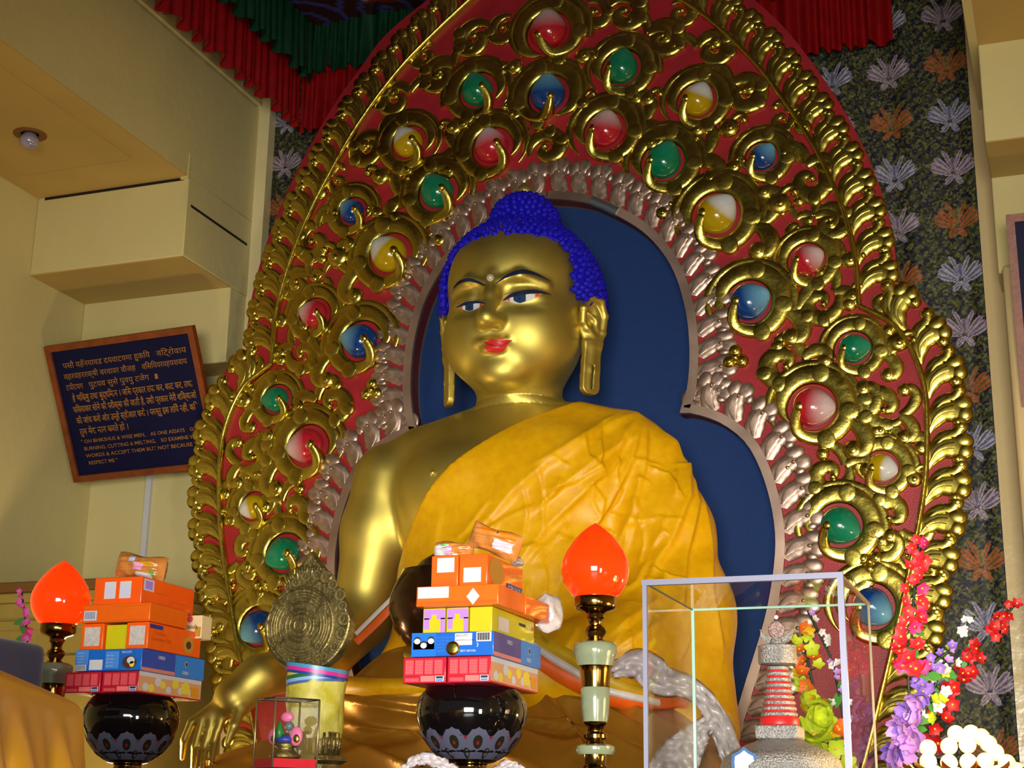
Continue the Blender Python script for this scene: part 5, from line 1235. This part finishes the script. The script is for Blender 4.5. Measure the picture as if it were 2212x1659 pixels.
for k in range(9):
    y1 = 1440+k*12.5; r1 = 23+k*2.0; lt_('spire_ring', [(y1, r1-3), (y1+1.5, r1), (y1+7.5, r1+.6), (y1+9, r1-2)], m_sil); lt_('spire_groove', [(y1+8.5, r1-2.2), (y1+12.8, r1-1.2)], m_redb)
lt_('parasol_band', [(1394, 36), (1396, 41), (1430, 42), (1435, 40), (1437, 24)], m_sil)
lt_('neck', [(1378, 12), (1386, 16), (1395, 20)], m_sil, 20)
# crescent moon and sun
mbm = MB(); n = 24; v = []; f = []
for d in (-.008, .008):
    for i in range(n+1):
        a = math.radians(205+130*i/n); v.append((xs+38*ks*math.cos(a), ys+d, zs(1357)+38*ks*math.sin(a)))
    for i in range(n+1):
        a = math.radians(198+144*i/n); v.append((xs+37*ks*math.cos(a), ys+d, zs(1350)+28*ks*math.sin(a)))
m1 = n+1
for i in range(n):
    f.append((i, i+1, m1+i+1, m1+i)); o_ = 2*m1; f.append((o_+m1+i, o_+m1+i+1, o_+i+1, o_+i)); f.append((i+1, i, o_+i, o_+i+1)); f.append((m1+i, m1+i+1, o_+m1+i+1, o_+m1+i))
f.append((0, m1, 3*m1, 2*m1)); f.append((n, 2*m1+n, 3*m1+n, m1+n)); mbm.add(v, f).build('crescent_moon', m_sil, stupa, True, 40)
MB().ball((xs, ys, zs(1360)), 19*ks, 20, 12, squash=(1, .45, 1)).build('sun_disc', mat('rosy_glitter', S(206, 170, 168), .3, .6, noise=.4, nscale=170, bump=.8, bscale=200), stupa)
MB().ball((xs, ys, zs(1333)), 5*ks, 12, 8).build('tip_jewel', mat('white_gem', S(235, 235, 245), .08, .3), stupa)
# niche on the dome
nv_ = []; np_ = [(0, 26), (10, 18), (22, 12), (24, -2), (22, -30), (-22, -30), (-24, -2), (-22, 12), (-10, 18)]
def nch(s, d): return [(xs+(-54+u*s)*ks, ys-(118+d)*ks+abs(u)*.0, zs(1650)+w_*s*ks) for u, w_ in np_]
MB().add(nch(1.15, 2), [tuple(range(9))[::-1]]).build('niche_rim', mat('blue_enamel', S(44, 84, 140), .3), stupa, False); MB().add(nch(.86, 3), [tuple(range(9))[::-1]]).build('niche', mat('pale_niche', S(176, 200, 206), .3), stupa, False)

# ------------------------------------------------------------------ small glass shrine box set cornerwise
Yb = -3.20; nb_ = P(588, 1655, Yb); kb = ((nb_-CAM)@FW)/F
sb = empty('glass_shrine_box', (nb_[0], Yb+.1, ZA), 'small cornerwise glass box with a red base and tiny pink lotus shrine', 'display case')
dl = np.array([-math.cos(.60), math.sin(.60)]); dr = np.array([math.sin(.60), math.cos(.60)]); Lb, Rb = 92*kb, 108*kb
C0 = np.array([nb_[0], Yb]); C1 = C0+dl*Lb; C2 = C0+dl*Lb+dr*Rb; C3 = C0+dr*Rb; zlo, zhi = P(588, 1655, Yb)[2], P(588, 1506, Yb)[2]
g_small = glass_mat('shrine_glass', (.93, .92, .88), .6)
def p4(a, z): return (a[0], a[1], z)
for a, b in ((C1, C0), (C0, C3), (C3, C2), (C2, C1)): MB().add([p4(a, zlo), p4(b, zlo), p4(b, zhi), p4(a, zhi)], [(0, 1, 2, 3)]).build('glass_pane', g_small, sb, False)
MB().add([p4(C0, zhi), p4(C1, zhi), p4(C2, zhi), p4(C3, zhi)], [(0, 1, 2, 3)]).build('lid_pane', mat('lid_reflection_white', S(222, 222, 228), .2), sb, False)  # glass lid coloured opaque white in place of its reflection
m_bl = mat('brass_lead', S(170, 150, 110), .3, .8)
for a in (C0, C1, C2, C3): MB().tube([p4(a, zlo-.01), p4(a, zhi)], .0028, 6).build('corner_post', m_bl, sb)
for a, b in ((C0, C1), (C1, C2), (C2, C3), (C3, C0)): MB().tube([p4(a, zhi), p4(b, zhi)], .0022, 6).build('top_edge', mat('dark_lead', S(40, 30, 24), .4), sb)
cm = (C0+C2)/2; box_base = MB()
vs = [p4(cm+(q-cm)*.97, z) for z in (zlo-.002, zlo+.022) for q in (C0, C3, C2, C1)]; box_base.add(vs, [(3, 2, 1, 0), (4, 5, 6, 7), (0, 1, 5, 4), (1, 2, 6, 5), (2, 3, 7, 6), (3, 0, 4, 7)]).build('red_base', mat('red_felt', S(196, 22, 48), .7), sb, False)
vs = [p4(cm+(q-cm)*1.08, z) for z in (ZA, zlo-.002) for q in (C0, C3, C2, C1)]; MB().add(vs, [(3, 2, 1, 0), (4, 5, 6, 7), (0, 1, 5, 4), (1, 2, 6, 5), (2, 3, 7, 6), (3, 0, 4, 7)]).build('dark_plinth', m_dark, sb, False)
fg = empty('miniature_shrine', (cm[0], cm[1], zlo+.022), 'tiny painted shrine figure with pink petals and green leaf inside the small glass box', 'figurine'); z0 = zlo+.022
m_pk = mat('pink_enamel', S(214, 110, 160), .35); m_gn = mat('green_enamel', S(30, 120, 60), .35); m_be = mat('blue_enamel2', S(40, 60, 150), .35)
MB().lathe([(.035, 0), (.045, .008), (.03, .02), (.022, .03), (.034, .036), (.03, .045)], 20, (cm[0], cm[1], z0)).build('pedestal', m_brz, fg)
MB().lathe([(.03, .045), (.034, .055), (.02, .065), (.002, .068)], 16, (cm[0], cm[1], z0)).build('blue_seat', m_be, fg)
for sx, s in ((-1, .8), (1, 1)): MB().ball((cm[0]+sx*.036, cm[1]-.01, z0+.062), .020*s, 14, 10, squash=(1, .5, 1.35)).build('pink_petal', m_pk, fg); MB().ball((cm[0]+sx*.036+.006, cm[1]-.02, z0+.055), .010*s, 10, 8, squash=(1, .5, 1.2)).build('gold_petal', m_gold, fg)
MB().ball((cm[0], cm[1], z0+.115), .018, 14, 10, squash=(1.1, .6, .8)).build('pink_petal', m_pk, fg); MB().lathe([(.009, .05), (.012, .075), (.006, .095), (.001, .105)], 10, (cm[0]-.012, cm[1]-.02, z0)).build('green_leaf', m_gn, fg); MB().ball((cm[0]+.008, cm[1], z0+.09), .013, 12, 8).build('figure', mat('dusky_figure', S(90, 110, 120), .4), fg)

# ------------------------------------------------------------------ alms bowl in the statue's lap
ya = -1.14; ab = P(952, 1312, ya); ka = ((ab-CAM)@FW)/F
MB().lathe([(r*ka, ab[2]+z*ka) for r, z in ((40, -100), (70, -84), (98, -50), (112, -8), (110, 22), (98, 52), (86, 78), (60, 84), (45, 100), (20, 116), (2, 124))], 40, (ab[0], ab[1], 0)).build('alms_bowl', mat('dark_patinated_bronze', S(74, 46, 26), .2, .7, noise=.3, nscale=14, coat=.4)); tag(bpy.data.objects['alms_bowl'], 'dark bronze lidded alms bowl in the statue\'s lap behind the middle stack', 'bowl')
bpy.data.objects['alms_bowl'].parent = None

# ------------------------------------------------------------------ white silk scarf over the statue's knee
m_khata = mat('white_khata_silk', S(176, 164, 168), .28, noise=.1, nscale=24, coat=.2, bump=.15, bscale=20)
def scarf(px, wpx, Y0, Y1, label, seed=1, n=60, m=11, rip=1.0):
    c_ = curve(px, n); t = np.gradient(c_, axis=0); t /= np.linalg.norm(t, axis=1, keepdims=True); nr = np.stack([-t[:, 1], t[:, 0]], -1); wv = np.interp(np.linspace(0, 1, n), np.linspace(0, 1, len(wpx)), wpx); rows = []
    r = np.random.RandomState(seed); ph = r.rand(5)*6
    for i in range(n):
        row = []
        for j in range(m):
            s = -1+2*j/(m-1); q = c_[i]+nr[i]*s*wv[i]*.5; Yq = Y0+(Y1-Y0)*i/(n-1)-.03*rip*(1-s*s)-rip*.020*math.sin(6*s+ph[0]+i*.35)-rip*.016*math.sin(11*s+ph[1]-i*.62)-rip*.010*math.sin(4*s*s+ph[2]+i*.9); row.append(tuple(P(q[0], q[1], Yq)))
        rows.append(row)
    o = MB().grid(rows).build('silk_scarf', m_khata); md = o.modifiers.new('thickness', 'SOLIDIFY'); md.thickness = .006; return tag(o, label, 'scarf')
scarf([(1322, 1452), (1350, 1440), (1385, 1436), (1430, 1470), (1480, 1482), (1520, 1510), (1552, 1560), (1575, 1620), (1590, 1690)], [26, 62, 74, 52, 40, 46, 50, 44, 40], -1.52, -1.52, 'crumpled white silk scarf draped over the statue\'s knee behind the glass case')
scarf([(1440, 1690), (1480, 1620), (1540, 1560), (1570, 1600)], [110, 90, 40, 30], -1.56, -1.50, 'pale silk scarf end hanging below the knee, seen through the glass case', 4)
scarf([(872, 1662), (905, 1640), (945, 1646), (985, 1668)], [14, 24, 26, 20], -2.95, -2.93, 'crinkled white silk at the left foot of the middle bowl', 6, 40, 9, .25)
scarf([(1070, 1668), (1100, 1652), (1138, 1668)], [16, 18, 10], -2.90, -2.88, 'crinkled white silk at the right foot of the middle bowl', 7, 40, 9, .25)

# ------------------------------------------------------------------ lotus lamp of glowing bulbs
m_glow = mat('glowing_bulb', S(255, 226, 160), .2, emit=S(255, 200, 104), estr=1.5); YB = -2.64
lb_ = P(2090, 1640, YB); kl = ((lb_-CAM)@FW)/F
lot = empty('lotus_bulb_lamp', (lb_[0], YB, ZA), 'cluster of glowing round bulbs set in gilt lotus petals at the lower right', 'lamp')
bm_ = MB().ball((0, 0, 0), 1, 14, 9).mesh('bulb', m_glow)
for (x, y, d) in ((2005, 1616, 0), (2050, 1612, -.02), (2090, 1609, -.02), (2005, 1645, -.03), (2050, 1648, -.05), (2092, 1646, -.05), (2128, 1645, -.05), (2065, 1585, .03), (2098, 1584, .03), (2135, 1606, .02), (2150, 1625, .0), (2175, 1648, -.01), (2020, 1672, -.05), (2066, 1676, -.07), (2112, 1676, -.07), (2156, 1672, -.05), (2195, 1665, 0), (2120, 1592, .05)):
    o = obj('bulb', bm_, lot); q = P(x, y, YB+d); o.matrix_basis = Matrix.Translation(q) @ Matrix.Scale(18.5*kl, 4)
m_gl2 = mat('gilt_petal', S(222, 178, 70), .25, 1.0)
for k in range(12):
    a = 2*math.pi*k/12+.2; d = np.array([math.cos(a), math.sin(a)]); g = []
    for i in range(9):
        s = i/8; wv = .045*math.sin(math.pi*min(1, s*.9+.1))**.7*(1-s**3); c3 = np.array([lb_[0]+d[0]*(.05+.12*s), YB+d[1]*(.05+.12*s), ZA+.015+.07*s-.01*math.sin(s*3)]); sd_ = np.array([-d[1], d[0], 0]); g.append([tuple(c3+sd_*wv*q+np.array([0, 0, .012*(q*q)])) for q in (-1, -.5, 0, .5, 1)])
    MB().grid(g).build('lotus_petal', m_gl2, lot)
MB().lathe([(.10, 0), (.08, .012), (.06, .02), (.075, .035), (.10, .05), (.02, .055)], 24, (lb_[0], YB, ZA)).build('lamp_bowl', m_gl2, lot)
light('bulb_cluster_glow', 'POINT', (lb_[0]-.02, YB-.16, lb_[2]+.10), None, 9, (1.0, .70, .32), .12)

# ------------------------------------------------------------------ artificial flower sprays
def blossom_mesh(name, m, npet=5, cup=.35, wid=.42, center=None, layers=1):
    mb = MB()
    for L in range(layers):
        for k in range(npet):
            a = 2*math.pi*(k+.5*L)/npet; d = np.array([math.cos(a), math.sin(a), 0]); sd_ = np.array([-math.sin(a), math.cos(a), 0]); g = []
            for i in range(5):
                s = i/4; wv = wid*math.sin(math.pi*(.12+.83*s))**.8; c3 = d*(s*(1-.25*L))+np.array([0, 0, cup*(s**1.5)*(1+.8*L)]); g.append([tuple(c3+sd_*wv*q+np.array([0, 0, .10*q*q])) for q in (-1, 0, 1)])
            mb.grid(g, 0)
    mb.ball((0, 0, .08), .16, 8, 5, 1)
    return mb.mesh(name, [m, center or mat('flower_eye', S(200, 170, 40), .6)])
m_stem = mat('dark_stem', S(26, 44, 28), .6); m_leafg = mat('leaf_green', S(60, 120, 40), .5)
FL = {k: mat('petal_'+k, S(*c), .55, noise=.22, nscale=60) for k, c in dict(coral=(226, 38, 52), magenta=(214, 40, 120), crimson=(172, 12, 24), white=(206, 206, 214), violet=(128, 96, 196), lilac=(176, 130, 210), gold=(204, 168, 24), lime=(178, 196, 40), orange=(214, 96, 30), pink=(214, 80, 170)).items()}
BM = {k: blossom_mesh('blossom', m) for k, m in FL.items()}; BMd = {k: blossom_mesh('blossom', m, 6, .55, .40, None, 2) for k, m in FL.items()}
def spray(px, Y, kinds, n, size, spread, label, seed, dens=None, double=False, leaves=4, tocam=.75, foot=None):
    r = random.Random(seed); c_ = curve(px, 40); pts = [P(q[0], q[1], Y) for q in c_]; base = foot if foot is not None else (pts[0][0], Y, ZA)
    t = empty('flower_spray', base, label, 'flowers', 'artificial flower sprays')
    stem = [tuple(p) for p in pts]
    MB().tube([tuple(base)]+stem, .0045, 6).build('stem', m_stem, t)
    for i in range(n):
        s = (i+.5)/n if dens is None else ((i+.5)/n)**dens; k = min(39, int(s*39)); p = np.array(pts[k]); kk_ = ((p-CAM)@FW)/F; a = r.random()*6.28; w_ = spread*(1-.55*s)*kk_
        q = p+np.array([math.cos(a)*w_, -abs(math.sin(a))*w_*.5-.01, math.sin(a*1.7)*w_*.8]); sz = size*kk_*(1-.35*s)*(.8+.4*r.random())
        kd = kinds[r.randrange(len(kinds))]; o = obj('blossom', (BMd if double else BM)[kd], t)
        nd = Vector(((CAM-q)/np.linalg.norm(CAM-q)*tocam+np.array([r.uniform(-.7, .7), r.uniform(-.3, .3), r.uniform(-.5, .7)]))).normalized()
        M_ = nd.to_track_quat('Z', 'Y').to_matrix().to_4x4() @ Matrix.Rotation(r.random()*6, 4, 'Z') @ Matrix.Scale(sz, 4); M_.translation = Vector(q); o.matrix_basis = M_
        MB().tube([tuple(p), tuple((p+q)/2+np.array([0, 0, -.006])), tuple(q)], .002, 5).build('twig', m_stem, t)
    for i in range(leaves):
        k = int((.1+.6*r.random())*39); p = np.array(pts[k]); a = r.random()*6.28; L = .05; d = np.array([math.cos(a), -.3, math.sin(a)]); sd_ = np.cross(d, [0, 1, 0]); sd_ = sd_/np.linalg.norm(sd_)
        MB().grid([[tuple(p+d*L*s+sd_*.014*math.sin(math.pi*min(1, .1+.9*s))*q) for q in (-1, 0, 1)] for s in np.linspace(0, 1, 6)]).build('leaf', m_leafg, t)
    return t
spray([(1962, 1470), (1968, 1400), (1972, 1320), (1978, 1240), (1990, 1155)], -2.42, ['coral', 'coral', 'coral', 'magenta'], 46, 19, 30, 'tall coral red flower spike beside the glass case', 1)
spray([(2000, 1590), (2050, 1500), (2105, 1420), (2150, 1360), (2195, 1302)], -2.30, ['crimson'], 34, 19, 28, 'dark red flower spray reaching up to the right wall', 2)
spray([(1990, 1560), (2020, 1480), (2060, 1400), (2105, 1330)], -2.34, ['white', 'white', 'lime'], 24, 15, 26, 'white flower spray between red and purple flowers', 3)
spray([(1960, 1600), (1985, 1500), (2010, 1440), (2060, 1400)], -2.38, ['violet', 'violet', 'lilac'], 24, 17, 26, 'violet flower spray beside the right edge of the glass case', 4)
spray([(1955, 1640), (1965, 1570), (1990, 1500)], -2.44, ['lilac', 'violet'], 9, 38, 30, 'large lilac blossoms low beside the glowing bulbs', 5, double=True)
spray([(1800, 1640), (1770, 1540), (1750, 1450), (1730, 1350)], -2.28, ['gold', 'lime', 'orange'], 30, 22, 34, 'yellow and orange flower spray behind the glass case', 6)
spray([(1790, 1650), (1775, 1590), (1765, 1520)], -2.34, ['lime'], 5, 44, 22, 'big lime green blossoms behind the glass case', 7, double=True)
spray([(1830, 1600), (1800, 1440), (1775, 1380), (1745, 1320)], -2.20, ['white', 'lilac'], 18, 13, 24, 'small white and lilac spray seen through the glass case', 8)
spray([(60, 1420), (58, 1370), (52, 1320), (46, 1275)], -1.9, ['pink', 'magenta'], 14, 12, 12, 'small pink flower stem behind the left lamp', 9, foot=(P(60, 1420, -1.9)[0], -1.9, ZA))

# ------------------------------------------------------------------ cabinet against the left wall, navy cushion, satin-draped seat
m_wood2 = mat('painted_cabinet_wood', S(150, 132, 66), .45, noise=.15, nscale=6); zc = P(60, 1258, -.55)[2]
cb = empty('wall_cabinet', (-2.5, -.2, 0), 'wooden cabinet with brown cornice behind the left lamp', 'cabinet')
box_obj('cabinet_body', (-2.98, -.52, 0), (-1.98, .40, zc-.10), m_wood2, cb, .004); box_obj('cornice', (-2.99, -.58, zc-.05), (-1.93, .41, zc), mat('brown_cornice', S(112, 76, 34), .5, noise=.2, nscale=8), cb, .006)
box_obj('moulding', (-2.985, -.55, zc-.10), (-1.955, .405, zc-.05), m_wood2, cb, .008)
for z_ in (zc-.24, zc-.42): box_obj('rail', (-2.97, -.535, z_), (-1.99, -.52, z_+.05), m_wood2, cb, .006)
def rbox(lo, hi, rad, ang, piv, h=.014):
    V_ = Vol(np.array(lo)-rad-.03, np.array(hi)+rad+.03, h); X, Y, Z = V_.full(); c_ = (np.array(lo)+np.array(hi))/2; hf = (np.array(hi)-np.array(lo))/2
    qx, qy, qz = np.abs(X-c_[0])-hf[0], np.abs(Y-c_[1])-hf[1], np.abs(Z-c_[2])-hf[2]
    V_.D = (np.sqrt(np.maximum(qx, 0)**2+np.maximum(qy, 0)**2+np.maximum(qz, 0)**2)+np.minimum(np.maximum(np.maximum(qx, qy), qz), 0)-rad).astype(np.float32); v, q, t = V_.mesh(1)
    ca, sa = math.cos(ang), math.sin(ang); return v, q, t, ca, sa
# satin seat: far corner below the photo's (200,1505); its edge runs towards the viewer
cn = PD(196, 1512, 3.25); az = YAW+math.radians(5.2); dfw = np.array([-math.sin(az), math.cos(az)]); drt = np.array([math.cos(az), math.sin(az)])
Ls_, Ws_ = .95, .62; v, q, t, _, _ = rbox((-Ws_, -Ls_, -.0-cn[2]+.05), (-.05, -.05, -.05), .05, 0, None, .016)
n_ = normals(v, q); low = np.clip(-(v[:, 2]+.06)/.5, 0, 1); rip = np.sin(v[:, 1]*34+2*np.sin(v[:, 0]*9))*.5+np.sin(v[:, 1]*19+v[:, 0]*15+1)*.5
v = v+n_*np.array([1, 1, 0])*((.015+.05*rip*.6)*np.minimum(1, low*3))[:, None]; v[:, 0] += low*.05; v[:, 1] += low*.04
Wd = np.stack([cn[0]+v[:, 0]*drt[0]+v[:, 1]*dfw[0], cn[1]+v[:, 0]*drt[1]+v[:, 1]*dfw[1], cn[2]+v[:, 2]], -1)
o = obj('draped_seat', np_mesh('draped_seat', Wd, q, t, mat('marigold_satin', S(236, 180, 24), .34, .25, noise=.06, nscale=8))); tag(o, 'seat draped in shining marigold satin at the lower left corner', 'seat')
nc = P(108, 1392, -2.95); v, q, t, _, _ = rbox((-.75, -.35, -.16), (-.03, -.03, -.03), .03, 0, None, .014)
Wd = np.stack([nc[0]+v[:, 0], nc[1]+v[:, 1], nc[2]+v[:, 2]], -1); o = obj('navy_cushion', np_mesh('navy_cushion', Wd, q, t, mat('navy_cloth', S(28, 24, 62), .6, noise=.2, nscale=20, sheen=.2))); tag(o, 'dark navy cushion behind the satin seat at the left edge', 'cushion')
